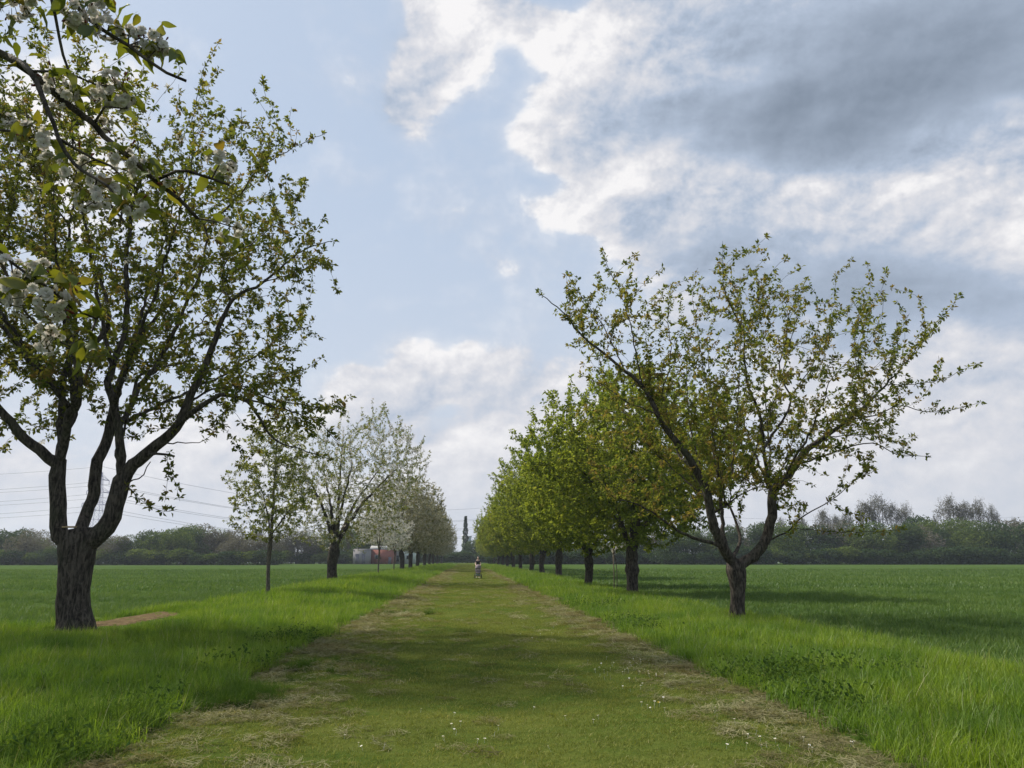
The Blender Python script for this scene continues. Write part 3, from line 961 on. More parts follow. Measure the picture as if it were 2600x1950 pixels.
def R1(*pts): return [(x_ * .5425, y_ * .5425) for x_, y_ in pts]
def R2(*pts): return [(x_ * .4823, 850 + y_ * .4823) for x_, y_ in pts]
def R5(*pts): return [(1300 + x_ * .6027, 600 + y_ * .6027) for x_, y_ in pts]
def world_limb(px, Y0, d0, d1, bend=1.0):
    n_ = len(px)
    return [at(a_, b_, Y0) + np.array([0, d0 + (d1 - d0) * (i / max(1, n_ - 1)) ** bend, 0]) for i, (a_, b_) in enumerate(px)]

# ================================================================== RIGHT HERO TREE
r = np.random.default_rng(101)
Y0 = 21.2
base = at(1874, 1572, Y0); base[2] = hgt(base[0], base[1])
s = Skel()
s.limb([base + [0, 0, -.15], base + [0, 0, .25], at(1873, 1520, Y0), at(1872, 1470, Y0), at(1868, 1444, Y0), at(1868, 1425, Y0)], .25, .25, step=.08, tid=0,
       rs=[.33, .225, .195, .185, .185, .20, .23, .26, .27, .235])
limbs = [
    (R5((945, 1390), (890, 1330), (848, 1255), (818, 1170), (800, 1080), (760, 1010), (710, 930), (640, 850), (590, 780), (560, 720), (520, 660), (450, 600), (370, 540), (280, 470), (190, 370), (90, 290)), -.1, -1.2, .17, .010, [.17, .16, .14, .12, .10, .075, .05, .035, .022, .010]),
    (R5((710, 930), (680, 800), (650, 640), (680, 560), (700, 440), (690, 330), (700, 185)), .1, 1.0, .05, .007, None),
    (R5((520, 660), (490, 520), (460, 400), (420, 290), (370, 200), (350, 130)), -.8, -1.4, .03, .006, None),
    (R5((450, 600), (420, 510), (370, 400), (300, 290), (245, 200)), -.9, -.2, .028, .006, None),
    (R5((640, 850), (560, 780), (450, 750), (350, 700), (230, 650)), -.7, -2.2, .03, .007, None),
    (R5((848, 1300), (740, 1270), (650, 1230), (560, 1170), (470, 1130), (400, 1120)), -.2, -1.2, .07, .012, None),
    (R5((935, 1390), (930, 1280), (935, 1150), (936, 1000), (925, 850), (960, 690), (950, 560)), .2, 2.2, .095, .012, None),
    (R5((955, 1400), (1010, 1350), (1058, 1290), (1085, 1180), (1090, 1080), (1150, 1010), (1190, 950), (1230, 900), (1300, 850), (1380, 790), (1460, 720), (1540, 640), (1610, 560), (1660, 490), (1700, 440), (1750, 410)), 0, -.6, .18, .009, [.18, .17, .155, .14, .11, .075, .05, .035, .024, .014, .008]),
    (R5((965, 1380), (1000, 1300), (1025, 1250), (1010, 1150), (980, 1050), (1000, 930), (1040, 850)), .3, 2.6, .08, .012, None),
    (R5((1080, 1080), (1070, 980), (1050, 870), (1035, 760), (1000, 690), (970, 620), (955, 520), (950, 430), (900, 330), (862, 240), (855, 60)), .1, -.7, .075, .005, None),
    (R5((950, 450), (1000, 380), (1050, 260), (1095, 150)), -.4, .4, .02, .005, None),
    (R5((1065, 890), (1120, 830), (1160, 780), (1210, 700), (1220, 650), (1190, 580), (1180, 500), (1210, 420), (1240, 260), (1325, 105)), .3, 1.2, .06, .006, None),
    (R5((1120, 1040), (1130, 900), (1140, 700), (1150, 560), (1155, 440)), .2, 2.0, .045, .008, None),
    (R5((1190, 965), (1260, 940), (1340, 910), (1420, 900), (1500, 950), (1610, 960)), -.3, -1.8, .04, .007, None),
    (R5((1380, 790), (1480, 770), (1570, 740), (1680, 770), (1860, 735)), -.5, -1.2, .025, .006, None),
    (R5((1540, 640), (1650, 640), (1770, 620), (1850, 580), (1925, 552)), -.5, -.6, .014, .005, None),
    (R5((1300, 850), (1400, 830), (1500, 815), (1600, 800), (1690, 745), (1790, 665)), .2, 1.6, .028, .006, None),
    (R5((1460, 720), (1450, 560), (1455, 430), (1500, 290), (1580, 330)), -.4, .6, .02, .006, None),
    (R5((1220, 650), (1330, 480), (1400, 340), (1510, 220)), .8, .4, .024, .006, None),
    (R5((1540, 640), (1600, 520), (1640, 440), (1660, 330)), -.5, .5, .016, .006, None),
    (R5((1075, 1300), (1130, 1250), (1180, 1190), (1290, 1120), (1370, 1040), (1430, 1010)), -.1, -1.2, .035, .006, None),
    (R5((1150, 1235), (1300, 1250), (1450, 1250), (1540, 1240)), -.4, -1.4, .016, .006, None),
    (R5((815, 1170), (870, 1140), (930, 1090), (1000, 1060)), 0, -1.4, .04, .010, None),
    (R5((800, 1080), (820, 960), (800, 820), (790, 640), (800, 420), (830, 330)), .2, 1.8, .045, .007, None),
]
for i, (px, d0, d1, r0, r1, rs) in enumerate(limbs):
    s.limb(world_limb(px, Y0, d0, d1, .8), r0 * .8, r1 * .9, tid=i + 1, wob=.012, rs=[q * .82 for q in rs] if rs else None)
# limbs that come towards the camera and go away from it
top = s.p[14]
for k, (dx, dy, hz) in enumerate([(-1.6, -2.9, 4.2), (.6, -3.3, 4.8), (1.9, -2.4, 3.8), (-1.2, 3.2, 4.4), (1.3, 3.0, 4.6), (-2.6, 1.8, 3.6), (3.0, 2.0, 3.8), (-.2, -2.0, 5.6), (.2, 2.2, 6.0)]):
    b_ = np.array(at(1872, 1380, Y0)) + [dx * .25, dy * .1, 1.3]
    q_ = np.array(s.p); j0 = 30 + int(np.argmin(np.linalg.norm(q_[30:] - b_, axis=1))); b_ = q_[j0]; e_ = np.array(at(1872, 1380, Y0)) + [dx, dy, hz + .3]
    s.limb([b_, b_ + (e_ - b_) * [.35, .35, .3], b_ + (e_ - b_) * [.7, .7, .62], e_], min(.05, s.mr[j0] * .7), .010, start=j0, tid=60 + k, wob=.02)
POLY_R = [(1352, 775), (1400, 860), (1390, 930), (1475, 965), (1440, 1060), (1430, 1180), (1500, 1290), (1620, 1365), (1760, 1370), (1850, 1330), (1990, 1290), (2040, 1330), (2180, 1345), (2100, 1285), (2170, 1235),
          (2265, 1180), (2275, 1070), (2420, 1040), (2300, 950), (2365, 880), (2375, 830), (2310, 790), (2250, 755), (2210, 738), (2110, 670), (2000, 690), (1950, 668), (1830, 650), (1720, 690), (1600, 705), (1510, 690), (1440, 725)]
lock = 26
A = crown_points(POLY_R, Y0, 1500, 4.2, r)
A = A[[poly_dist(np.array([q_[0]]), np.array([q_[1]]), POLY_R)[0] * Y0 / F > .5 for q_ in (project((a_[0], Y0, a_[2])) for a_ in A)]]
A = A[A[:, 2] > 2.1]
grow(s, A, step=.24, kill=.50, infl=2.2, r=r, trop=(0, 0, .05), lock=lock, mom=.8, jit=.08, radial=np.array(at(1872, 1330, Y0)))
sprout(s, r, 1.6, zmin=2.4, lo=30)
res = finish(s, tip=.0045, shoots=1, shoot_len=(.2, .7), r=r, shoot_up=.35)
tree_r = empty('cherry_tree', base, 'bronze-leaved cherry tree with open see-through crown, nearest in the right row', 'tree')
build_tree(tree_r, res, r, [LEAF_HERO, PETAL], thick=.032, per=10, size=.105, gap=.37, leafmax=.0105, tint=(.56, .26), tilt=1.1, droop=.25)
print('right hero', len(s.p), round(time.time() - T0, 1))

# ================================================================== LEFT HERO TREE
r = np.random.default_rng(202)
Y1 = 17.6
base = at(188, 1612, Y1); base[2] = hgt(base[0], base[1])
s = Skel()
s.limb([base + [0, 0, -.2], base + [0, 0, .2], at(186, 1530, Y1), at(192, 1450, Y1), at(196, 1390, Y1), at(194, 1345, Y1)], .42, .42, step=.09, tid=0,
       rs=[.58, .40, .345, .325, .32, .325, .345, .37, .38, .32])
limbs = [
    (R2((362, 1120), (330, 1060), (320, 950), (318, 850), (320, 740), (322, 680)), -.15, -.1, .21, .18, [.25, .21, .195, .195, .19, .20]),
    (R2((322, 690), (285, 655), (230, 590), (170, 520), (105, 430), (55, 350), (0, 290), (-110, 170), (-260, 60)), -.1, -1.4, .12, .02, [.14, .12, .10, .085, .07, .05, .03]),
    (R2((310, 670), (285, 550), (265, 450), (262, 250), (280, 100)) + R1((420, 1480), (375, 1240), (330, 1150)), .1, 1.2, .11, .02, [.12, .10, .085, .07, .05, .03]),
    (R2((345, 640), (400, 520), (440, 430), (500, 400), (520, 250), (500, 80)) + R1((430, 1500), (395, 1380), (380, 1220)), -.2, -1.6, .11, .018, [.12, .10, .09, .07, .045, .02]),
    (R2((380, 500), (345, 400), (332, 250), (318, 100)) + R1((255, 1420), (215, 1200), (200, 950), (225, 740), (225, 540)), .2, 1.6, .085, .010, [.085, .075, .06, .045, .03, .01]),
    (R2((420, 1060), (432, 900), (440, 780), (445, 650), (480, 560), (495, 430), (520, 250), (560, 120), (620, 0)) + R1((560, 1500), (690, 1340), (830, 1130)), .25, 1.4, .14, .015, [.16, .15, .15, .135, .115, .09, .07, .05, .03, .015]),
    (R2((445, 1110), (520, 1060), (590, 960), (625, 850), (640, 770)), -.05, 0, .25, .20, [.27, .25, .23, .22, .22]),
    (R2((610, 750), (570, 660), (520, 590), (505, 520), (500, 400)), .1, 1.6, .085, .03, None),
    (R2((640, 740), (642, 600), (632, 420), (600, 300), (640, 150), (700, 20)) + R1((640, 1400), (640, 1280), (665, 1130), (680, 1030), (730, 880), (700, 700)), 0, -.9, .115, .012, [.12, .105, .09, .075, .06, .045, .03, .012]),
    (R2((655, 780), (705, 690), (800, 615), (900, 530), (962, 460), (1010, 360), (1060, 260), (1120, 130), (1170, 0)) + R1((1040, 1560), (1110, 1430), (1250, 1350), (1350, 1270), (1450, 1200), (1590, 1165)), 0, -.5, .15, .008, [.17, .15, .13, .10, .08, .06, .045, .03, .018, .008]),
    (R2((900, 530), (1000, 450), (1130, 375), (1210, 348), (1300, 370), (1390, 420), (1440, 500), (1520, 600), (1650, 650), (1800, 700)), -.1, -1.6, .085, .008, [.085, .075, .06, .045, .028, .015, .008]),
    (R2((1300, 370), (1450, 410), (1600, 460), (1750, 530), (1866, 640)), -.6, -2.0, .035, .006, None),
    (R2((1030, 345), (1120, 290), (1210, 262), (1330, 290), (1450, 330), (1600, 345), (1725, 362)), -.2, .8, .04, .006, None),
    (R2((1210, 262), (1290, 250), (1380, 180), (1470, 60)), .2, 1.0, .02, .006, None),
    (R2((700, 690), (725, 560), (780, 520), (890, 500)), .2, 2.0, .05, .012, None),
    (R2((620, 420), (690, 250), (760, 150), (800, 60), (850, -20)) + R1((830, 1350), (890, 1220), (915, 1020), (870, 950), (770, 830), (690, 700)), .4, 1.0, .08, .010, [.085, .075, .06, .05, .04, .03, .02, .01]),
    (R1((915, 1020), (990, 940), (1100, 850), (1190, 750), (1300, 700), (1400, 660), (1530, 620)), .9, 0, .036, .006, None),
    (R1((770, 830), (840, 740), (875, 640), (880, 520), (920, 380), (950, 300), (1030, 190)), .8, 0, .026, .005, None),
    (R1((1110, 1430), (1040, 1350), (1050, 1210), (1150, 1120), (1250, 1020), (1320, 940), (1405, 780)), -.2, .8, .028, .006, None),
    (R1((1250, 1350), (1400, 1330), (1500, 1320), (1600, 1340)), -.3, -1.4, .018, .006, None),
    (R2((560, 300), (640, 150), (770, 60), (840, -10)), .3, 2.4, .06, .014, None),
    (R2((800, 650), (880, 640), (960, 655)), -.1, -.5, .05, .028, None),
    (R2((700, 830), (780, 740), (830, 680)), -.1, -.4, .022, .012, None),
    (R2((940, 665), (925, 760), (912, 890)), -.4, -.5, .006, .004, None),
    (R2((940, 670), (958, 790), (990, 885)), -.4, -.5, .006, .004, None),
    (R2((690, 830), (760, 860), (830, 900), (930, 940), (1020, 935)), -.2, -1.0, .014, .005, None),
    (R2((55, 350), (-60, 360), (-200, 380), (-330, 300)), -.8, -2, .04, .01, None),
    (R2((0, 290), (20, 120), (-60, -60)) + R1((-40, 1250), (20, 980), (40, 640), (0, 400)), -.9, .8, .06, .008, None),
    (R1((40, 640), (100, 700), (160, 860), (240, 900)), .2, .4, .018, .008, None),
    (R1((200, 950), (120, 780), (90, 560), (100, 400)), .9, .2, .03, .006, None),
    (R1((225, 740), (300, 560), (370, 380), (480, 200)), 1.2, 1.6, .024, .005, None),
    (R1((665, 1130), (560, 980), (480, 820), (440, 640)), -.6, -1.6, .04, .008, None),
]
for i, (px, d0, d1, r0, r1, rs) in enumerate(limbs):
    s.limb(world_limb(px, Y1, d0, d1, .9), r0 * .8, r1 * .9, tid=i + 1, wob=.012, rs=[q * .84 for q in rs] if rs else None)
b_ = np.array(at(200, 1290, Y1))
for k, (dx, dy, hz) in enumerate([(-2.2, -3.6, 6.0), (.8, -4.0, 5.4), (3.0, -3.4, 6.2), (-3.6, -2.0, 7.5), (-1.6, 3.8, 6.6), (1.8, 4.0, 7.4), (-4.4, 2.2, 6.4), (3.8, 3.0, 5.2), (-5.2, -.2, 5.2), (0, -2.6, 8.6), (.4, 2.6, 9.4), (-2.6, .6, 9.8)]):
    e_ = b_ + [dx, dy, hz]; c_ = b_ + [dx * .3, dy * .12, hz * .38]
    q_ = np.array(s.p); j0 = 40 + int(np.argmin(np.linalg.norm(q_[40:] - c_, axis=1))); c_ = q_[j0]
    s.limb([c_, c_ + (e_ - c_) * [.35, .35, .3], c_ + (e_ - c_) * [.7, .7, .62], e_], min(.065, s.mr[j0] * .7), .012, start=j0, tid=60 + k, wob=.02)
POLY_L = [(540, 105), (560, 200), (700, 235), (725, 275), (845, 330), (760, 430), (745, 520), (800, 580), (872, 635), (860, 720), (825, 765), (855, 800), (800, 870), (840, 960), (925, 1000), (905, 1050), (850, 1120), (700, 1165),
          (560, 1190), (540, 1110), (450, 1110), (400, 1180), (440, 1300), (380, 1310), (330, 1190), (200, 1060), (90, 1170), (0, 1195), (-450, 1200), (-800, 900), (-800, 300), (-450, 60), (-150, 60), (100, 150), (170, 95), (300, 130), (420, 200), (500, 200)]
A = crown_points(POLY_L, Y1, 3300, 4.6, r)
A = A[[poly_dist(np.array([q_[0]]), np.array([q_[1]]), POLY_L)[0] * Y1 / F > .45 for q_ in (project((a_[0], Y1, a_[2])) for a_ in A)]]
A = A[A[:, 2] > 2.3]
grow(s, A, step=.24, kill=.44, infl=2.2, r=r, trop=(0, 0, .04), lock=30, maxn=22000, mom=.8, jit=.08, radial=np.array(at(200, 1200, Y1)))
sprout(s, r, 1.6, zmin=4.2, lo=40)
res = finish(s, tip=.0045, shoots=1, shoot_len=(.25, .8), r=r, shoot_up=.35)
tree_l = empty('cherry_tree', base, 'huge multi-stemmed old cherry tree with dark thick trunk on the left verge', 'tree')
build_tree(tree_l, res, r, [LEAF_OLD, PETAL], thick=.032, per=10, size=.110, gap=.33, leafmax=.0105, tint=(.40, .24), tilt=1.1, droop=.25, bloom=.015)
print('left hero', len(s.p), round(time.time() - T0, 1))

# cut stump face in the left tree's fork
mb = MB(); c0 = at(176, 1338, Y1 - .28)
mb.box(c0 + [0, 0, .0], (.26, .10, .035), rz=.1)
o = mb.build('split_wood', simple('pale_wood', (.42, .30, .17), .8, .2, 12), tree_l)
o.location = -np.array(tree_l.location); o.matrix_parent_inverse = Matrix(); o.rotation_euler = (0, 0, 0)

# ================================================================== MIDDLE TREES
def make_tree(name, seed, height, rad, trunk_h, trunk_r, nat, dens, mats, per=4, size=.11, gap=.22, tint=(.45, .22), bloom=0.0, knob=0.0, nl=5, low=None,
              shoots=1, shoot_len=(.3, .8), asym=(0, 0), kill=.55, step=.3, lsize2=None, bark=None, tintfun=None, top_flat=.0, coneness=0.0):
    r = np.random.default_rng(seed)
    s = Skel()
    th = trunk_h
    rs = [trunk_r * q for q in (1.35, 1.08, 1.0, .97, .98, 1.02, 1.1, 1.15, 1.0)]
    if knob:
        rs = [trunk_r * q for q in (1.3, 1.05, 1.0, .98, 1.0, 1 + knob, 1.12, 1.05, 1.08, 1.0)]
    s.limb([(0, 0, -.15), (0, 0, .2), (r.normal(0, .05), r.normal(0, .05), th * .55), (r.normal(0, .08), r.normal(0, .08), th)], trunk_r, trunk_r, step=.12, tid=0, rs=rs)
    nt_ = len(s.p) - 1
    lock = nt_
    b = s.p[nt_]
    low = low if low is not None else th * .95
    mid = (height * .93 + low) / 2
    for k in range(nl):
        a_ = k / nl * 6.283 + r.uniform(-.4, .4); t_ = r.uniform(.35, .75)
        e_ = b + np.array([math.cos(a_) * rad * t_ + asym[0] * .4, math.sin(a_) * rad * t_, (mid - b[2]) * r.uniform(.8, 1.5)])
        m_ = b + (e_ - b) * np.array([.38, .38, .5])
        s.limb([b, m_, e_], trunk_r * r.uniform(.4, .6), trunk_r * .12, start=nt_ - r.integers(0, 2), step=.3, tid=k + 1, wob=.03)
    if trunk_r > .12:
        s.limb([b, b + [r.normal(0, .2), r.normal(0, .2), (mid - b[2]) * .7], b + [r.normal(0, .4), r.normal(0, .4), (height * .8 - b[2])]], trunk_r * .5, trunk_r * .1, start=nt_, step=.3, tid=40, wob=.03)
    else:
        s.limb([b, b + [0, 0, (height * .85 - b[2])]], trunk_r * .9, trunk_r * .2, start=nt_, step=.3, tid=40, wob=.02)
    A = []
    while len(A) < nat:
        q = r.uniform(-1, 1, 3)
        rr = math.hypot(q[0], q[1])
        zz = q[2]
        w_ = math.sqrt(max(0, 1 - abs(zz) ** 2.3)) * (1 - coneness * (zz * .5 + .5))
        if zz < 0: w_ *= 1 + .06 * zz
        a_ = math.atan2(q[1], q[0])
        w_ *= 1 + .13 * math.sin(3 * a_ + seed) + .08 * math.sin(5 * a_ + 2 * zz + seed)
        if rr > w_: continue
        if r.random() > .35 + .65 * max(rr / (w_ + 1e-6), abs(zz)): continue
        zc_ = low + (height - low) * (zz * .5 + .5) + .5 * math.sin(a_ * 2 + seed) * (zz > 0)
        A.append((q[0] * rad + asym[0] * (zz * .5 + .5), q[1] * rad + asym[1], zc_))
    grow(s, A, step=step, kill=kill, infl=2.6, r=r, trop=(0, 0, .12), lock=lock, maxn=9000)
    if trunk_r > .12: sprout(s, r, 1.0, zmin=trunk_h + .5, lo=lock)
    res = finish(s, tip=.006, shoots=shoots, shoot_len=shoot_len, r=r, shoot_up=.8)
    root = empty(name)
    build_tree(root, res, r, mats, thick=.06, per=per, size=size, gap=gap / dens, leafmax=.02, tint=tint, bloom=bloom, lsize2=lsize2, ksides=.7, bark=bark, tintfun=tintfun, droop=.3, tilt=.9)
    return root
def copy_tree(root, parent=None):
    c = root.copy(); COL.objects.link(c)
    if parent is not None: c.parent = parent
    for ch in list(root.children): copy_tree(ch, c)
    return c
def place(root, x_, y_, rz, sc_, label, group=None):
    root.location = (x_, y_, float(hgt(x_, y_)) - .02)
    root.rotation_euler = (0, 0, rz); root.scale = (sc_, sc_, sc_ * random.uniform(.96, 1.04))
    tag(root, label, 'tree', group)
    root['placed'] = 1
    del root['placed']
G_R, G_L = 'green cherry trees in the right row', 'white flowering cherry trees in the left row'
gv = [make_tree('cherry_tree', 300 + i, 9.9, 4.9, 2.0, .26, 3600, 1.15, [LEAF_GREEN, PETAL], per=6, size=.17, gap=.15, knob=.35 if i == 0 else 0, tint=(.45, .25), low=1.9, kill=.42, shoots=1, shoot_len=(.5, 1.5)) for i in range(3)]
print('green variants', round(time.time() - T0, 1))
used = set()
ordn = ['second', 'third', 'fourth', 'fifth', 'sixth', 'seventh', 'eighth', 'ninth', 'tenth', 'eleventh', 'twelfth', 'thirteenth', 'fourteenth', 'fifteenth', 'sixteenth']
rowR = [(7.45, 35.6, 0, 0, 1.0), (7.2, 47.0, 1, 1.0, .98), (7.75, 66.5, 2, 2.2, 1.02), (7.8, 82, 1, 3.9, 1.05), (7.9, 97, 0, 2.0, 1.04), (7.5, 111, 2, 5.0, 1.05), (7.5, 128, 1, .3, 1.08), (7.5, 146, 0, 4.2, 1.06),
        (7.5, 166, 2, 1.3, 1.0), (7.5, 190, 1, 3.0, 1.0), (7.4, 217, 0, 1.0, 1.0), (7.3, 250, 2, 2.0, 1.0)]
extra = ['with swollen graft knob on its thick trunk', 'with a knobby trunk, small white blossoms hanging beside it', 'standing left of the knobby trunk by the thin stake', 'in the dense green block', 'in the dense green block', 'in the dense green block']
for i, (x_, y_, v, rz, k) in enumerate(rowR):
    t_ = gv[v] if v not in used else copy_tree(gv[v]); used.add(v)
    ex = extra[i] if i < len(extra) else 'far down the path'
    place(t_, x_, y_, rz, k * (1, .93, 1.04, .97, 1.06, .95, 1.03, .98, 1.05, 1, 1, 1)[i], '%s cherry of the right row, %s' % (ordn[i], ex), G_R)
    t_.rotation_euler = ((.0, .03, -.04, .02, .05, -.03, .02, .0, .03, 0, 0, 0)[i], (.02, -.03, .03, -.04, .0, .04, -.02, .03, 0, 0, 0, 0)[i], rz)
bv = [make_tree('blossom_tree', 401, 10.9, 5.0, 2.2, .32, 2300, .9, [LEAF_PALE, PETAL], per=7, size=.12, gap=.18, bloom=.34, tint=(.45, .25), asym=(2.2, 0), low=1.8, kill=.52, shoot_len=(.5, 1.5), shoots=1, lsize2=.10),
      make_tree('blossom_tree', 402, 12.4, 5.6, 2.4, .32, 3400, 1.1, [LEAF_BROWN, CREAM], per=7, size=.17, gap=.17, bloom=.58, tint=(.5, .25), low=2.3, kill=.46, shoot_len=(.4, 1.0), lsize2=.14),
      make_tree('blossom_tree', 403, 12.0, 5.4, 2.4, .32, 3400, 1.1, [LEAF_BROWN, CREAM], per=7, size=.17, gap=.17, bloom=.62, tint=(.45, .25), low=2.3, kill=.46, shoot_len=(.4, 1.0), lsize2=.14)]
place(bv[0], -8.65, 52, .1, 1.0, 'white flowering cherry with a thick dark trunk and long shoots reaching right', G_L)
rowL = [(-8.7, 108, 1, 0, 1.0), (-8.7, 124, 2, 1, 1.0), (-8.8, 143, 1, 2.2, 1.0), (-8.7, 165, 2, 3.3, 1.0), (-8.7, 186, 1, 4.1, 1.0), (-8.8, 208, 2, 5.0, 1.0), (-8.8, 240, 1, 1.0, 1.0), (-8.8, 280, 2, 1.7, .95)]
used = set()
for i, (x_, y_, v, rz, k) in enumerate(rowL):
    t_ = bv[v] if v not in used else copy_tree(bv[v]); used.add(v)
    place(t_, x_, y_, rz, k, '%s thick trunk behind the white saplings, greyish blossoming cherry of the left row' % ['first', 'second', 'third', 'fourth', 'fifth', 'sixth', 'seventh', 'last'][i], G_L)
# saplings
sv = [make_tree('sapling', 501, 8.6, 2.1, 2.6, .085, 1100, 1.0, [LEAF_PALE, PETAL], per=7, size=.12, gap=.115, bloom=.12, tint=(.55, .25), low=2.2, nl=4, kill=.36, shoot_len=(.3, .8), bark=BARK_Y, coneness=.35, lsize2=.09),
      make_tree('sapling', 502, 6.6, 2.6, 2.2, .08, 1200, 1.25, [LEAF_PALE, PETAL], per=6, size=.16, gap=.17, bloom=.85, tint=(.5, .25), low=2.6, nl=4, kill=.38, shoot_len=(.3, .6), bark=BARK_Y, lsize2=.12)]
place(sv[0], -8.65, 35.5, 0, 1.0, 'slender sapling with pale speckled trunk and light green leaves, left verge')
place(sv[1], -8.8, 80, 1, 1.0, 'small white blossoming sapling in front of the red brick building')
t_ = copy_tree(sv[1]); place(t_, -8.7, 96, 2.5, .95, 'thin-stemmed sapling just right of the brick building, white blossom')
# young staked tree on the right with a few white flowers
st = make_tree('sapling', 503, 4.4, 1.1, 2.3, .022, 60, 1.0, [LEAF_PALE, PETAL], per=4, size=.08, gap=.22, bloom=.8, tint=(.5, .25), low=2.0, nl=3, kill=.4, shoot_len=(.15, .35), bark=BARK_Y, lsize2=.085)
place(st, 7.3, 38.5, 0, .8, 'very thin young tree with white blossom left of the knobbed trunk, right verge')
mb = MB(); mb.tube([(0, 0, -.1), (.01, 0, 1.0), (0, 0, 2.05)], [.028, .027, .025], 8)
mb.box((0, 0, 1.82), (.09, .07, .04))
o = mb.build('wooden_stake', simple('stake_wood', (.16, .13, .09), .85)); o.location = (7.14, 38.35, float(hgt(7.14, 38.35)))
tag(o, 'slim wooden stake beside the very thin young tree', 'stake')
print('middle trees', round(time.time() - T0, 1))

# ================================================================== BACKGROUND WOODS
WOOD_G = leafmat('far_green_foliage', [(0, (.036, .070, .022)), (.5, (.095, .140, .038)), (1, (.180, .225, .060))], .35)
WOOD_B = leafmat('far_bare_twigs', [(0, (.060, .055, .040)), (.5, (.120, .112, .080)), (1, (.175, .175, .110))], .25)
WOOD_D = leafmat('far_dark_foliage', [(0, (.024, .048, .022)), (.5, (.050, .084, .034)), (1, (.095, .135, .048))], .25)
WOOD_W = leafmat('far_grey_bloom', [(0, (.080, .078, .062)), (.5, (.130, .122, .096)), (1, (.21, .20, .17))], .25)
FARBARK = simple('far_bark', (.055, .05, .042), .95, .3, 2)
def clump_cloud(r, centre, radii, n_, size, shell=.6):
    """small leaf-clump faces filling an ellipsoid, denser at the shell"""
    q = r.normal(size=(n_, 3)); q /= np.linalg.norm(q, axis=1)[:, None]
    q *= (shell + (1 - shell) * r.random(n_) ** .6)[:, None]
    q *= (1 + .14 * np.sin(q[:, :1] * 7 + centre[0] * 3) * np.sin(q[:, 2:] * 6 + 2))
    return q * np.asarray(radii) + np.asarray(centre)
def far_tree(name, seed, h_, w_, mat, nb=12, nf=1500, size=.34, low=.12, trunk=True, bare=False):
    r = np.random.default_rng(seed)
    root = empty(name)
    pts, tn = [], []
    for k in range(nb):
        zz = r.uniform(low + .1, .82); a_ = r.uniform(0, 6.283); rr = w_ * .5 * (1 - abs(zz - .45) * .9) * r.uniform(.1, .75)
        c = np.array([rr * math.cos(a_), rr * math.sin(a_), zz * h_]); q = w_ * r.uniform(.20, .32)
        m_ = nf // nb
        P_ = clump_cloud(r, c, (q, q, q * r.uniform(.7, 1.0)), m_, size)
        pts.append(P_); tn.append(np.full(m_, r.uniform(.25, .75)) + r.normal(0, .12, m_))
    P_ = np.vstack(pts); tn = np.concatenate(tn)
    P_ = P_[P_[:, 2] > low * h_ * .5]; tn = tn[:len(P_)]
    D_ = r.normal(size=P_.shape)
    V, T, q = leaves_at(P_, D_, 1, size, r, 0, 1.0, tn, stalk=0)
    # widen the faces: leaf clumps, not needles
    crown = link('crown', mesh_np('crown', V, [(3, T)], [mat], attrs={'tint': q}, smooth=False), root); crown['kind'] = 'stuff'
    if trunk:
        mb = MB(); mb.tube([(0, 0, -.2), (.1, 0, h_ * .3), (0, .1, h_ * .7)], [w_ * .035, w_ * .028, w_ * .01], 6)
        mb.build('trunk', FARBARK, root, True)
    return root
def bare_tree(name, seed, h_, w_, mat=None):
    """tall poplar still nearly bare: a fan of limbs, each ending in a loose twiggy lobe"""
    r = np.random.default_rng(seed)
    root = empty(name)
    mb = MB(); pts = []
    mb.tube([(0, 0, -.2), (.1, 0, h_ * .2), (0, .1, h_ * .42)], [.26, .22, .16], 6)
    for k in range(9):
        a_ = k * 2.4 + r.uniform(-.3, .3); q = (k / 9) ** .5
        top = np.array([math.cos(a_) * w_ * .36 * q, math.sin(a_) * w_ * .36 * q, h_ * (.95 - .20 * q * q + r.uniform(-.04, .04))])
        b = np.array([0, 0, h_ * r.uniform(.18, .42)])
        mid = b + (top - b) * .5 + np.array([math.cos(a_), math.sin(a_), 0]) * w_ * .05
        mb.tube([b, mid, top], [.10, .06, .02], 4)
        for i in range(16):
            t = r.uniform(.25, 1); p = (b + (mid - b) * t * 2) if t < .5 else (mid + (top - mid) * (t - .5) * 2)
            e_ = p + r.normal(0, 1, 3) * np.array([.9, .9, .3]) * w_ * .09 + np.array([0, 0, w_ * .12])
            mb.tube([p, (p + e_) / 2 - [0, 0, .1], e_], [.04, .03, .015], 3, False)
            for j_ in range(5):
                f_ = e_ + r.normal(0, .45, 3) + np.array([0, 0, .3]); mb.tube([p + (e_ - p) * r.uniform(.4, 1), f_], [.018, .010], 3, False)
                pts.append(f_)
        n_ = 170
        pts += list(clump_cloud(r, top - [0, 0, h_ * .08], (w_ * .15, w_ * .15, h_ * .12), n_, .3, .25))
    mb.build('trunk', FARBARK, root)
    P_ = np.array(pts)
    V, T, q = leaves_at(P_, r.normal(size=P_.shape) + [0, 0, .5], 1, .36, r, 0, .8, np.clip(r.normal(.5, .2, len(P_)), 0, 1), 0)
    c_ = link('crown', mesh_np('crown', V, [(3, T)], [mat or WOOD_B], attrs={'tint': q}, smooth=False), root); c_['kind'] = 'stuff'
    return root
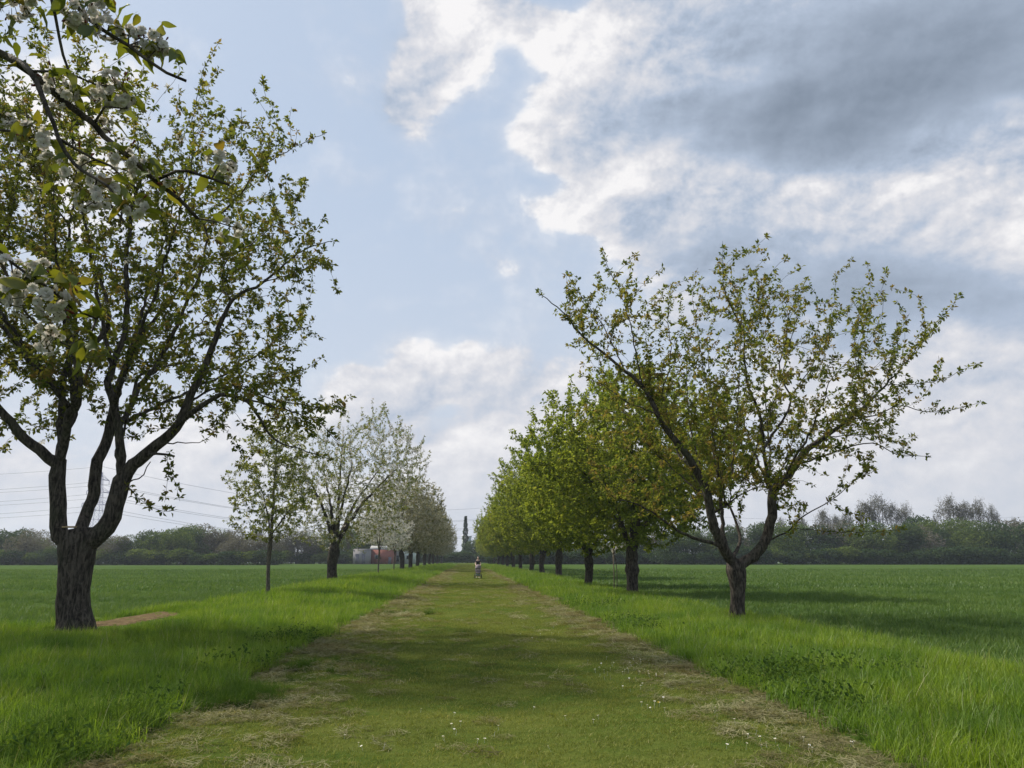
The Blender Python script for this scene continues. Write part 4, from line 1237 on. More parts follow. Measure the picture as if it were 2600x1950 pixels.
bank = {'g': [far_tree('far_tree', 601 + i, 9, 9, WOOD_G, nf=8000) for i in range(3)],
        'd': [far_tree('far_tree', 611 + i, 8, 9, WOOD_D, nf=8000) for i in range(2)],
        'w': [far_tree('far_tree', 621 + i, 7, 8, WOOD_W, nf=7000, size=.3) for i in range(2)],
        'b': [bare_tree('bare_poplar', 631 + i, 20, 9) for i in range(3)],
        's': [far_tree('shrub', 641 + i, 4, 6, [WOOD_D, WOOD_G][i], nb=9, nf=5000, size=.36, low=.0, trunk=False) for i in range(2)]}
usedk = set()
def put(kind, px, D_, h_, label, group=None, seed=0, wide=1.0, base_h=None):
    """stand a background tree at photo column px, D_ metres away, h_ metres tall"""
    base_ = {'g': 9, 'd': 8, 'w': 7, 'b': 20, 's': 4, 'n': 12}[kind]
    v = bank[kind][seed % len(bank[kind])]
    if v.name in usedk: v = copy_tree(v)
    else: usedk.add(v.name)
    dd = ray(px, 1419); p = EYE + dd * (D_ / dd[1])
    k = h_ / base_
    v.location = (p[0], p[1], -.1); v.scale = (k * wide, k * wide, k); v.rotation_euler = (0, 0, seed * 1.7)
    tag(v, label, 'tree' if kind not in 's' else 'shrub', group)
    return v
ORDW = 'first second third fourth fifth sixth seventh eighth ninth tenth eleventh twelfth thirteenth fourteenth fifteenth sixteenth seventeenth eighteenth nineteenth twentieth twenty-first twenty-second twenty-third twenty-fourth twenty-fifth twenty-sixth twenty-seventh twenty-eighth twenty-ninth thirtieth thirty-first thirty-second thirty-third thirty-fourth thirty-fifth thirty-sixth thirty-seventh thirty-eighth thirty-ninth fortieth'.split()
KW = {'g': 'spring-green', 'd': 'dark green', 'w': 'greyish', 'b': 'bare', 's': 'dark'}
def H_(py, D_): return 1.6 + (1419 - py) / 2016 * D_
rr_ = random.Random(9)
# left wood edge
LG, RG = 'trees of the wood edge across the left field', 'trees of the wood edge across the right field'
i = 0
for px in range(-260, 960, 46):
    D_ = 222 if px < 700 else 262
    top_y = float(np.interp(px, [-300, 0, 60, 130, 260, 330, 420, 520, 600, 680, 740, 800, 960], [1360, 1358, 1350, 1372, 1366, 1362, 1350, 1345, 1352, 1368, 1360, 1356, 1350]))
    kind = 'gdwgd'[i % 5] if 620 > px or px > 700 else 'w'
    if 560 < px < 700: kind = 'w'
    put(kind, px + rr_.uniform(-10, 10), D_ + rr_.uniform(-6, 14), H_(top_y, D_) * rr_.uniform(.95, 1.15), '%s rounded tree, %s from the left in the wood across the left field' % (KW[kind], ORDW[i]), LG, i, 1.25)
    put('s', px + 22, D_ - 8, rr_.uniform(2.8, 4.2), 'low dark shrub, %s from the left along the wood across the left field' % ORDW[i], 'shrubs along the left wood edge', i, 1.8)
    i += 1
for px, py, kd, lb in [(475, 1334, 'g', 'broad light green dome-shaped tree, tallest in the wood left of the sapling'), (430, 1345, 'g', 'narrow pale green tree beside the tallest dome of the left wood'), (545, 1345, 'g', 'darker right-hand neighbour of the dome-shaped tree'),
                       (40, 1346, 'd', 'bluish rounded treetop above the wood, far left edge'), (110, 1352, 'w', 'greyish rounded tree left of the big trunk'), (120, 1390, 'g', 'yellow-green round bush low against the wood left of the big trunk')]:
    put(kd, px, 236 if py < 1380 else 214, H_(py, 236), lb, None, i, 1.15); i += 1
for px in (575, 640, 655, 770, 840, 885):
    put('b', px, 262, H_(1342, 262), 'nearly bare tree rising behind the left wood, %s from the left' % ORDW[(575, 640, 655, 770, 840, 885).index(px)], 'bare trees behind the left wood', i, .8); i += 1
for px, py in ((910, 1330), (950, 1322), (1000, 1345), (870, 1345)):
    put('g', px, 285, H_(py, 285), 'tall green tree behind the brick and grey buildings, %s from the left' % ORDW[(870, 910, 950, 1000).index(px)], 'trees behind the brick building', i, 1.0); i += 1
# right wood edge
i0 = i
for px in range(1250, 2980, 46):
    D_ = 246 if px < 1700 else 232
    top_y = float(np.interp(px, [1250, 1500, 1800, 1950, 2050, 2200, 2330, 2400, 2500, 2600, 2900], [1370, 1368, 1340, 1326, 1332, 1322, 1322, 1330, 1308, 1318, 1315]))
    kind = 'gdwdg'[i % 5]
    put(kind, px + rr_.uniform(-10, 10), D_ + rr_.uniform(-4, 14), H_(top_y, D_) * rr_.uniform(.92, 1.12), '%s rounded tree, %s from the left in the wood across the right field' % (KW[kind], ORDW[i - i0]), RG, i, 1.2)
    put('s', px + 20, D_ - 9, rr_.uniform(3.0, 5.2), 'low dark shrub, %s from the left along the wood across the right field' % ORDW[i - i0], 'shrubs along the right wood edge', (i + 1 if 1900 < px < 2150 else 0), 1.7)
    i += 1
for px, py, w_ in [(2205, 1262, .9), (2240, 1246, 1.0), (2160, 1290, .8), (2278, 1268, .7), (2310, 1270, .75), (2425, 1252, 1.1), (2465, 1262, .8), (2500, 1258, .9), (2535, 1275, .6), (2100, 1285, .8), (2040, 1300, .8), (1990, 1310, .8), (1940, 1320, .8), (2590, 1310, .7),
                   (2385, 1305, .6), (2650, 1270, .9), (2740, 1255, .9), (1880, 1320, .7), (2130, 1300, .8)]:
    lb = {2240: 'tallest bare poplar of the left-hand group beyond the right field', 2425: 'broad bare poplar, tallest of the group nearest the right edge'}.get(px, 'nearly bare poplar above the right wood, %s counted from the left' % ORDW[sorted([2205, 2240, 2160, 2278, 2310, 2425, 2465, 2500, 2535, 2100, 2040, 1990, 1940, 2590, 2385, 2650, 2740, 1880, 2130]).index(px)])
    put('b', px, 268, H_(py, 268), lb, None if px in (2240, 2425) else 'bare poplars above the right wood', i, w_); i += 1
put('g', 2360, 250, H_(1318, 250), 'fresh green tree between the two groups of bare poplars', None, 3, 1.1)
put('d', 2330, 258, H_(1308, 258), 'dark green tree just right of the left poplar group', None, 4, 1.1)
# end of the path
put('d', 1210, 335, H_(1372, 335), 'rounded dark bush closing the far end of the path', None, 2, 1.5)
put('g', 1240, 345, H_(1345, 345), 'loose green tree behind the bush at the path end', None, 3, .9)
put('d', 1160, 330, H_(1400, 330), 'low dark blue-green bush at the left end of the path', None, 5, 2.2)
put('g', 1262, 338, H_(1350, 338), 'green tree behind the far end of the right row', None, 4, 1.1)
put('d', 1120, 340, H_(1370, 340), 'dark tree behind the far end of the left row', None, 6, 1.3)
put('g', 1085, 345, H_(1350, 345), 'light green tree behind the far end of the left row', None, 7, 1.2)
for k_, px in enumerate((1010, 1045, 1078, 1110, 1142, 1174, 1206, 1238, 1270, 1302, 1334)):
    put('s', px, 326, 3.4 + .6 * (k_ % 3), 'low dark shrub closing the view at the path end, %s from the left' % ORDW[k_], 'shrubs at the far end of the path', 0, 2.0)
for vs in bank.values():            # kinds no place asked for
    for v in vs:
        if v.name not in usedk:
            for ch in list(v.children): bpy.data.objects.remove(ch)
            bpy.data.objects.remove(v)
# narrow conifer: tiers of drooping sprays
r = np.random.default_rng(77)
cn = empty('conifer', label='narrow dark conifer with pointed top between the two rows at the path end', cat='tree')
P_, D_ = [], []
for k in range(2600):
    t = r.random() ** .8; a_ = r.uniform(0, 6.283); q = (1 - t) ** .85 * 2.3 * (.8 + .25 * math.sin(t * 40)) * r.uniform(.3, 1) + .05
    P_.append((q * math.cos(a_), q * math.sin(a_), .8 + t * 17.6)); D_.append((math.cos(a_), math.sin(a_), -.3))
V, T, q = leaves_at(np.array(P_), np.array(D_), 1, .6, r, .1, .3, np.full(len(P_), .4), 0)
c_ = link('crown', mesh_np('crown', V, [(3, T)], [WOOD_D], attrs={'tint': q}, smooth=False), cn); c_['kind'] = 'stuff'
mb = MB(); mb.tube([(0, 0, -.2), (0, 0, 17.0)], [.2, .02], 6); mb.build('trunk', FARBARK, cn, True)
p = at(1181, 1419, 350); cn.location = (p[0], p[1], 0); k = H_(1312, 350) / 18.4; cn.scale = (k * .9, k * .9, k)
print('woods', round(time.time() - T0, 1))

# ================================================================== BUILDINGS, FENCE, CARS
M_GREY = simple('grey_render', (.27, .255, .26), .8, .08, 2)
M_DOORG = simple('grey_door', (.16, .15, .18), .6, .1, 2)
M_BRICK = simple('red_brick_wall', (.30, .11, .085), .9, .15, 3)
M_ROOF = simple('pale_roof', (.30, .30, .295), .7, .1, 1)
M_WHITE = simple('white_render', (.55, .60, .58), .7, .06, 1)
M_GLASS = simple('dark_glass', (.03, .04, .05), .15, .1, 1)
def bld(name, px0, px1, ytop, D_, depth, wall, roof, label, roof_h=.5, feats=()):
    a_, b_ = at(px0, 1419, D_), at(px1, 1419, D_)
    w_ = b_[0] - a_[0]; h_ = H_(ytop, D_)
    root = empty(name, ((a_[0] + b_[0]) / 2, D_, -.05), label, 'building')
    mb = MB(); mb.box((0, depth / 2, h_ / 2), (w_, depth, h_)); mb.build('wall', wall, root)
    mb = MB()
    e_ = .25
    V = np.array([[-w_ / 2 - e_, -e_, h_ + .003], [w_ / 2 + e_, -e_, h_ + .003], [w_ / 2 + e_, depth + e_, h_ + .003], [-w_ / 2 - e_, depth + e_, h_ + .003], [-w_ / 2 - e_, depth / 2, h_ + roof_h], [w_ / 2 + e_, depth / 2, h_ + roof_h]])
    mb.add(V, [[0, 1, 5, 4], [2, 3, 4, 5], [0, 3, 2, 1]], [[0, 4, 3], [1, 2, 5]]); mb.build('roof', roof, root)
    for nm, fx, fz, fw, fh, fm in feats:
        mb = MB(); mb.box((fx * w_, -.03, fz), (fw, .08, fh)); ob = mb.build(nm, fm, root)
        if nm in ('window', 'door'):
            mb = MB()
            for sx in (-1, 1): mb.box((fx * w_ + sx * (fw / 2 + .05), -.05, fz), (.1, .14, fh + .2))
            mb.box((fx * w_, -.052, fz + fh / 2 + .05), (fw + .2, .14, .1))
            fr = mb.build('frame', M_WHITE if fm is M_GLASS else wall, root); fr.parent = ob
    return root
bld('garage', 896, 938, 1396, 246, 7, M_GREY, M_GREY, 'pale grey garage with two darker tall doors beyond the left field', .25,
    [('door', -.24, 1.55, 1.05, 2.9, M_DOORG), ('door', .14, 1.55, 1.05, 2.9, M_DOORG)])
bld('brick_building', 939, 1001, 1396, 250, 9, M_BRICK, M_ROOF, 'low red brick building with a pale roof behind the white saplings', 1.3,
    [('window', -.2, 2.2, 1.2, 1.1, M_GLASS), ('door', .32, 1.1, 1.0, 2.2, M_DOORG)])
bld('white_building', 1004, 1052, 1392, 256, 9, M_WHITE, M_ROOF, 'low white building seen between trunks right of the brick one', .8,
    [('window', -.38, 1.8, .9, 1.8, M_GLASS), ('window', .2, 2.1, 1.4, 1.1, M_GLASS)])
bld('far_house', 1172, 1196, 1363, 352, 10, M_WHITE, simple('white_roof', (.7, .7, .68), .6), 'small far building with a white roof under the narrow conifer', .5, [('window', -.1, 5.5, 1.2, 1.2, M_GLASS)])
# low dark wooden fence and parked cars beyond the right field
M_FENCE = simple('old_fence_wood', (.055, .048, .040), .9, .25, 5)
Df = 236
fx0, fx1 = at(1370, 1419, Df)[0], at(1560, 1419, Df)[0]
fr = empty('wooden_fence', (fx0, Df, 0), 'low dark wooden fence along the far side of the right field', 'fence')
post_me = None; board_me = None; nb_ = int((fx1 - fx0) / 2.4)
for i in range(nb_ + 1):
    if post_me is None:
        mb = MB(); mb.box((0, 0, .65), (.14, .14, 1.5)); post_me = mb.mesh('post', M_FENCE)
        mb = MB(); mb.box((1.2, -.09, 0), (2.36, .03, .26)); board_me = mb.mesh('board', M_FENCE)
    link('post', post_me, fr, (i * 2.4, 0, 0))
    if i < nb_:
        for zz in (.28, .60, .92): link('board', board_me, fr, (i * 2.4, 0, zz))
M_CARP = simple('silver_paint', (.52, .54, .56), .3, .02, 1, .2)
M_CARR = simple('red_paint', (.30, .10, .09), .35, .02, 1)
M_TYRE = simple('tyre_rubber', (.02, .02, .02), .9)
def car(px, D_, paint, label):
    p = at(px, 1419, D_)
    root = empty('parked_car', (p[0], D_, 0), label, 'car', 'cars parked beyond the fence')
    # side profile extruded across the width
    prof = [(-2.15, .35), (-2.2, .75), (-2.0, .92), (-1.35, 1.0), (-.75, 1.42), (.55, 1.46), (1.25, 1.02), (2.05, .88), (2.2, .6), (2.15, .35)]
    V = [(a_, s_ * (.84 if b_ < 1.1 else .68), b_) for s_ in (-1, 1) for a_, b_ in prof]
    n_ = len(prof); mb = MB()
    qs = [[i_, (i_ + 1) % n_, n_ + (i_ + 1) % n_, n_ + i_] for i_ in range(n_)]
    mb.add(V, qs, [[0, i_ + 1, i_] for i_ in range(1, n_ - 1)] + [[n_, n_ + i_, n_ + i_ + 1] for i_ in range(1, n_ - 1)])
    mb.build('body', paint, root)
    for s_ in (-1, 1):
        mb = MB(); V = [(-1.2, s_ * .80, 1.03), (1.08, s_ * .80, 1.05), (.5, s_ * .70, 1.38), (-.7, s_ * .70, 1.36)]
        mb.add(V, [[0, 1, 2, 3]]); mb.build('window', M_GLASS, root)
        for wx in (-1.35, 1.35):
            mb = MB(); mb.tube([(wx, s_ * .70, .33), (wx, s_ * .87, .33)], [.33, .33], 14); w_ = mb.build('wheel', M_TYRE, root)
            mb = MB(); mb.tube([(wx, s_ * .865, .33), (wx, s_ * .885, .33)], [.2, .2], 10); mb.build('rim', M_CARP, w_)
    return root
car(1396, 241, M_CARP, 'silver car parked between the fourth and fifth trunks of the right row, beyond the field')
car(1440, 241, M_CARR, 'reddish car parked right of the silver one, beyond the field')

# ================================================================== PYLONS AND POWER LINES
M_PYL = simple('galvanised_steel', (.20, .20, .34), .6, .05, 1)
M_WIRE = simple('overhead_wire', (.16, .17, .20), .5, .05, 1)
def pylon(px, D_, label, h_=44, w_=6.4, adir=(1, 0)):
    p = at(px, 1419, D_)
    root = empty('pylon', (p[0], p[1], 0), label, 'pylon', 'pylons of the overhead power line')
    mb = MB(); bm = MB()
    lv = [0, .12, .24, .36, .47, .57, .66, .74, .81, .87, .93, 1.0]
    hw = lambda t: w_ / 2 * (1 - t) ** .9 * .95 + .5
    cs = [(-1, -1), (1, -1), (1, 1), (-1, 1)]
    for a_, b_ in cs:
        mb.tube([(a_ * hw(t), b_ * hw(t), t * h_) for t in lv], .13, 4)
    for i in range(len(lv) - 1):
        t, u = lv[i], lv[i + 1]
        for j in range(4):
            (a_, b_), (c_, d_) = cs[j], cs[(j + 1) % 4]
            bm.tube([(a_ * hw(t), b_ * hw(t), t * h_), (c_ * hw(u), d_ * hw(u), u * h_)], .06, 3)
            bm.tube([(c_ * hw(t), d_ * hw(t), t * h_), (a_ * hw(u), b_ * hw(u), u * h_)], .06, 3)
            bm.tube([(a_ * hw(u), b_ * hw(u), u * h_), (c_ * hw(u), d_ * hw(u), u * h_)], .07, 3)
    mb.build('tower_leg', M_PYL, root); o_ = bm.build('bracing', M_PYL, root); o_['kind'] = 'stuff'
    mb = MB(); mb.tube([(0, 0, h_ * .98), (0, 0, h_ + 3)], .12, 4); mb.build('earth_peak', M_PYL, root)
    ends = []
    ax, ay = adir
    for t, L_ in ((.64, 9.5), (.78, 7.6), (.92, 5.6)):
        mb = MB(); zz = t * h_; q = hw(t)
        for s_ in (-1, 1):
            tip = np.array([ax * s_ * L_, ay * s_ * L_, zz - .2])
            for b_ in (-1, 1):
                mb.tube([(ax * s_ * q - ay * b_ * q, ay * s_ * q + ax * b_ * q, zz), tip], .12, 4)
                mb.tube([(ax * s_ * q - ay * b_ * q, ay * s_ * q + ax * b_ * q, zz + 2.0), tip], .10, 4)
            for m_ in (.35, .7):
                mb.tube([tip * m_ + np.array([0, 0, zz * (1 - m_)]), tip * m_ + np.array([0, 0, zz * (1 - m_) + 1.4 * (1 - m_)])], .07, 3)
            ends.append(np.array(root.location) + tip + np.array([0, 0, -1.8]))
        arm = mb.build('cross_arm', M_PYL, root)
        for s_ in (-1, 1):
            ib = MB(); tip = np.array([ax * s_ * L_, ay * s_ * L_, zz - .2]); ib.tube([tip, tip - [0, 0, 1.8]], .14, 6); ib.build('insulator', M_PYL, arm)
    ends.append(np.array(root.location) + np.array([0, 0, h_ + 2.9]))
    return root, ends
ad = (.0, 1.0)
py0, e0 = pylon(-1250, 395, 'lattice pylon beyond the left edge of the field', adir=ad)
py1, e1 = pylon(232, 400, 'violet-grey lattice pylon seen through the fork of the big left tree', adir=(.35, .94))
py2, e2 = pylon(1345, 640, 'lattice pylon hidden behind the green cherry row', adir=(.5, .87))
py3, e3 = pylon(2900, 690, 'lattice pylon beyond the right edge of the wood', adir=(.1, .99))
def span(ea, eb, name, label, sag):
    root = empty(name, ea[-1] * 0, label, 'power line', 'spans of the overhead power line')
    for a_, b_ in zip(ea, eb):
        t = np.linspace(0, 1, 25)[:, None]
        P_ = a_ * (1 - t) + b_ * t; P_[:, 2] -= (4 * sag * t * (1 - t))[:, 0]
        mb = MB(); mb.tube(P_, .075, 4, False); mb.build('wire', M_WIRE, root)
span(e0, e1, 'power_line', 'nearly level wires running left of the violet-grey pylon', 7)
span(e1, e2, 'power_line', 'wires sloping down from the pylon behind the sapling', 13)
span(e2, e3, 'power_line', 'faint far wires above the wood across the right field', 13)

# ================================================================== PERSON WITH PUSHCHAIR
SKIN = simple('skin', (.50, .33, .25), .6, .05)
HAIR = simple('dark_hair', (.05, .035, .025), .7, .2)
SHIRT = simple('black_top', (.012, .012, .018), .8, .2)
JEANS = simple('dark_trousers', (.03, .035, .05), .85, .2)
SHOE = simple('pale_shoes', (.5, .5, .48), .7, .1)
def skin_mesh(name, verts, edges, radii, mat, parent, sub=1):
    me = bpy.data.meshes.new(name)
    me.from_pydata(verts, edges, [])
    me.materials.append(mat)
    o_ = link(name, me, parent)
    md = o_.modifiers.new('skin', 'SKIN'); md.use_smooth_shade = True
    for v_, q in zip(me.skin_vertices[0].data, radii):
        v_.radius = q if isinstance(q, tuple) else (q, q)
    me.skin_vertices[0].data[0].use_root = True
    s_ = o_.modifiers.new('sub', 'SUBSURF'); s_.levels = sub; s_.render_levels = sub
    return o_
pp_ = at(1214, 1462, 66.0); PX, PYY = pp_[0], 67.3
pe = empty('person', (PX, PYY, float(hgt(PX, PYY))), 'person in a black top with bare arms pushing a pushchair down the path', 'person')
pe.rotation_euler = (0, 0, 0)
# body faces -Y (towards the camera)
bv_ = [(0, 0, .95), (0, 0, 1.12), (0, -.02, 1.32), (0, 0, 1.47), (0, -.02, 1.56), (0, -.03, 1.66), (0, -.02, 1.76),
       (.17, 0, 1.42), (.23, -.10, 1.18), (.17, -.36, 1.04), (.15, -.43, 1.03),
       (-.17, 0, 1.42), (-.23, -.10, 1.18), (-.17, -.36, 1.04), (-.15, -.43, 1.03),
       (.10, 0, .88), (.11, -.16, .48), (.11, -.20, .09), (.11, -.32, .04),
       (-.10, 0, .88), (-.11, .05, .50), (-.11, .28, .12), (-.11, .20, .04)]
be_ = [(0, 1), (1, 2), (2, 3), (3, 4), (4, 5), (5, 6), (3, 7), (7, 8), (8, 9), (9, 10), (3, 11), (11, 12), (12, 13), (13, 14), (0, 15), (15, 16), (16, 17), (17, 18), (0, 19), (19, 20), (20, 21), (21, 22)]
br_ = [(.15, .11), (.125, .095), (.155, .11), (.11, .08), .055, (.078, .095), (.06, .075), .06, .045, .036, .035, .06, .045, .036, .035, .09, .062, .042, .04, .09, .062, .042, .04]
body = skin_mesh('body', bv_, be_, br_, SKIN, pe, 2)
skin_mesh('top', [(0, 0, .98), (0, 0, 1.15), (0, -.02, 1.33), (0, 0, 1.46), (.17, 0, 1.425), (.215, -.05, 1.30), (-.17, 0, 1.425), (-.215, -.05, 1.30)],
          [(0, 1), (1, 2), (2, 3), (3, 4), (4, 5), (3, 6), (6, 7)], [(.165, .125), (.145, .11), (.172, .125), (.12, .09), .072, .06, .072, .06], SHIRT, pe, 2)
skin_mesh('trousers', [(0, 0, .95), (.10, 0, .86), (.11, -.16, .48), (.11, -.20, .12), (-.10, 0, .86), (-.11, .05, .50), (-.11, .27, .15)],
          [(0, 1), (1, 2), (2, 3), (0, 4), (4, 5), (5, 6)], [(.165, .125), .10, .072, .058, .10, .072, .058], JEANS, pe, 1)
skin_mesh('hair', [(0, .03, 1.60), (0, .03, 1.70), (0, 0, 1.79)], [(0, 1), (1, 2)], [(.075, .055), (.088, .085), (.06, .07)], HAIR, pe, 2)
mb = MB(); mb.box((.11, -.26, .035), (.09, .27, .07)); mb.box((-.11, .24, .05), (.09, .27, .07)); mb.build('shoes', SHOE, pe)
for s_ in (-1, 1):   # hands with fingers closed round the handle bar
    hb = MB(); cx = s_ * .15
    hb.box((cx, -.45, 1.03), (.075, .075, .03))
    for f_ in range(4):
        fx = cx + (f_ - 1.5) * .019
        hb.tube([(fx, -.48, 1.035), (fx, -.515, 1.03), (fx, -.52, .995), (fx, -.495, .985)], [.0095, .009, .0085, .007], 5)
    hb.tube([(cx - s_ * .035, -.45, 1.025), (cx - s_ * .05, -.48, 1.0), (cx - s_ * .035, -.505, .99)], [.011, .010, .008], 5)
    hb.build('hand', SKIN, pe)
# pushchair
M_FAB = simple('mauve_grey_fabric', (.20, .16, .17), .9, .1, 6)
M_FRM = simple('black_frame', (.02, .02, .022), .5)
M_BAG = simple('grey_bag', (.16, .20, .20), .9, .1)
pc = empty('pushchair', (PX, PYY - .95, float(hgt(PX, PYY - .95))), 'mauve-grey hooded pushchair on black wheels pushed along the mown path', 'pushchair')
mb = MB()
for s_ in (-1, 1):
    mb.tube([(s_ * .22, .47, 1.02), (s_ * .23, .25, .80), (s_ * .25, -.30, .18)], .016, 6)
    mb.tube([(s_ * .23, .10, .62), (s_ * .29, .30, .16)], .014, 6)
    mb.tube([(s_ * .25, -.30, .30), (s_ * .29, .30, .30)], .012, 6)
mb.tube([(-.22, .47, 1.02), (.22, .47, 1.02)], .018, 8); mb.tube([(-.29, .30, .16), (.29, .30, .16)], .012, 6)
mb.build('frame', M_FRM, pc, True)
# hood: quarter dome with ribs
hv, hq = [], []
for i in range(7):
    th_ = R(-10 + 125 * i / 6)
    for j in range(11):
        ph = math.pi * j / 10
        hv.append((.24 * math.cos(ph) * 1.0, .12 - .33 * math.sin(ph) * math.cos(th_) * .95, .78 + .30 * math.sin(ph) * math.sin(th_) + .06))
for i in range(6):
    for j in range(10):
        hq.append([i * 11 + j, i * 11 + j + 1, (i + 1) * 11 + j + 1, (i + 1) * 11 + j])
mb = MB(); mb.add(hv, hq); o_ = mb.build('hood', M_FAB, pc, True); sm_ = o_.modifiers.new('thick', 'SOLIDIFY'); sm_.thickness = .012
mb = MB(); mb.box((0, -.02, .60), (.40, .50, .24), taper=1.12); mb.box((0, -.30, .48), (.36, .16, .10)); o_ = mb.build('seat', M_FAB, pc)
bvm = o_.modifiers.new('round', 'BEVEL'); bvm.width = .05; bvm.segments = 3
mb = MB(); mb.box((0, .02, .30), (.36, .44, .16), taper=1.15); o_ = mb.build('basket', M_BAG, pc)
bvm = o_.modifiers.new('round', 'BEVEL'); bvm.width = .04; bvm.segments = 2
for wx, wy, wr in ((-.31, .32, .16), (.31, .32, .16), (-.25, -.34, .11), (.25, -.34, .11)):
    a_ = np.linspace(0, 2 * math.pi, 17)
    mb = MB(); mb.tube([(wx, wy + (wr - .02) * math.cos(t), wr + (wr - .02) * math.sin(t)) for t in a_], .02, 6, False)
    w_ = mb.build('wheel', M_TYRE, pc, True)
    mb = MB(); mb.tube([(wx - .02, wy, wr), (wx + .02, wy, wr)], .025, 8)
    for t in a_[:-1:4]: mb.tube([(wx, wy, wr), (wx, wy + (wr - .02) * math.cos(t), wr + (wr - .02) * math.sin(t))], .008, 4)
    mb.build('hub', M_BAG, w_)

# ================================================================== FLOWERS IN THE GRASS
r = np.random.default_rng(88)
DP = simple('daisy_petal', (.75, .75, .72), .7, .03); DC = simple('daisy_centre', (.65, .45, .03), .8)
mb = MB(); nP = 11
for k in range(nP):
    a_ = k / nP * 6.283; c, s_ = math.cos(a_), math.sin(a_)
    mb.add([(c * .003 - s_ * .0022, s_ * .003 + c * .0022, .045), (c * .003 + s_ * .0022, s_ * .003 - c * .0022, .045), (c * .013 + s_ * .003, s_ * .013 - c * .003, .048), (c * .013 - s_ * .003, s_ * .013 + c * .003, .048)], [[0, 1, 2, 3]])
mb.tube([(0, 0, 0), (0, 0, .044)], .001, 3, False)
dm = mb.mesh('daisy', DP)
mb = MB(); mb.tube([(0, 0, .044), (0, 0, .050)], [.0042, .003], 8); dcm = mb.mesh('daisy_centre', DC)
spots_ = []
for (px, py, n_, sx, sy) in [(1560, 1705, 22, 45, 14), (1610, 1730, 14, 50, 14), (1665, 1800, 7, 40, 14), (1900, 1905, 10, 90, 20), (1250, 1860, 8, 160, 30), (900, 1890, 3, 60, 10), (1010, 1900, 3, 60, 10), (2050, 1905, 5, 60, 15), (1380, 1600, 12, 40, 10), (1300, 1530, 10, 30, 8), (1830, 1850, 4, 50, 20), (1420, 1830, 6, 200, 60), (1130, 1870, 4, 60, 30)]:
    for k in range(n_):
        spots_.append((px + r.normal(0, sx), min(1960, py + r.normal(0, sy))))
for px, py in spots_:
    dd = ray(px, py); p = EYE + dd * (-1.6 / dd[2])
    if not (X_L < p[0] < X_R + .1): continue
    o_ = empty('daisy', (p[0], p[1], float(hgt(p[0], p[1])) + .012), 'tiny white daisy in the mown grass of the path', 'flower', 'white daisies scattered in the mown path')
    k = r.uniform(.6, .95); o_.scale = (k, k, r.uniform(.8, 1.2)); o_.rotation_euler = (r.normal(0, .2), r.normal(0, .2), r.uniform(0, 6))
    link('petals', dm, o_); link('centre', dcm, o_)
dd = ray(1673, 1801); p = EYE + dd * (-1.6 / dd[2])
dn = empty('dandelion', (p[0], p[1], float(hgt(p[0], p[1])) + .01), 'single yellow dandelion in the grass right of the path centre', 'flower')
mb = MB(); mb.tube([(0, 0, 0), (0, 0, .06)], .002, 5, False); mb.build('stem', STALK, dn)
mb = MB()
for k in range(60):
    a_ = r.uniform(0, 6.283); q = r.uniform(.012, .024); t = r.uniform(.055, .068); c, s_ = math.cos(a_), math.sin(a_)
    mb.add([(0 - s_ * .002, c * .002, .06), (s_ * .002, -c * .002, .06), (c * q, s_ * q, t)], None, [[0, 1, 2]])
mb.build('petals', simple('dandelion_yellow', (.75, .52, .02), .7), dn)
# broad-leaved weeds on the right verge
def weed(n_, seed, R_=.3):
    r = np.random.default_rng(seed)
    P_ = np.stack([r.normal(0, R_, n_), r.normal(0, R_ * .7, n_), np.abs(r.normal(.16, .08, n_))], -1)
    V, T, q = leaves_at(P_, r.normal(size=(n_, 3)) + [0, 0, .6], 2, .055, r, .3, .7, r.random(n_), 0)
    return mesh_np('weed', V, [(3, T)], [WEED], attrs={'tint': q}, smooth=False)
wm = [weed(90, i) for i in range(4)]
wp = []
for (px, py, n_, sp) in [(2010, 1725, 8, .35), (1930, 1735, 6, .25), (2150, 1720, 5, .4), (1960, 1780, 6, .3), (700, 1640, 6, .5), (860, 1640, 10, .6), (600, 1700, 8, .5), (470, 1850, 8, .3), (1600, 1600, 14, .8), (1500, 1545, 10, .8), (2080, 1820, 6, .3), (120, 1930, 5, .3)]:
    dd = ray(px, py); c0 = EYE + dd * (-1.6 / dd[2])
    for k in range(n_):
        q = c0[:2] + r.normal(0, sp, 2); wp.append((q[0], q[1], r.uniform(.5, 1.1)))
wp = np.array(wp); wp = wp[(wp[:, 0] < X_L - .1) | (wp[:, 0] > X_R + .1)]
tag(scatter('verge_weeds', np.stack([wp[:, 0], wp[:, 1], hgt(wp[:, 0], wp[:, 1])], -1), np.stack([0 * wp[:, 0], 0 * wp[:, 0], r.uniform(0, 6.28, len(wp))], -1), wp[:, 2], r.integers(0, 4, len(wp)), wm),
    'dark broad-leaved weeds flattened in the long verge grass', 'weeds', kind='stuff')
print('objects', round(time.time() - T0, 1))

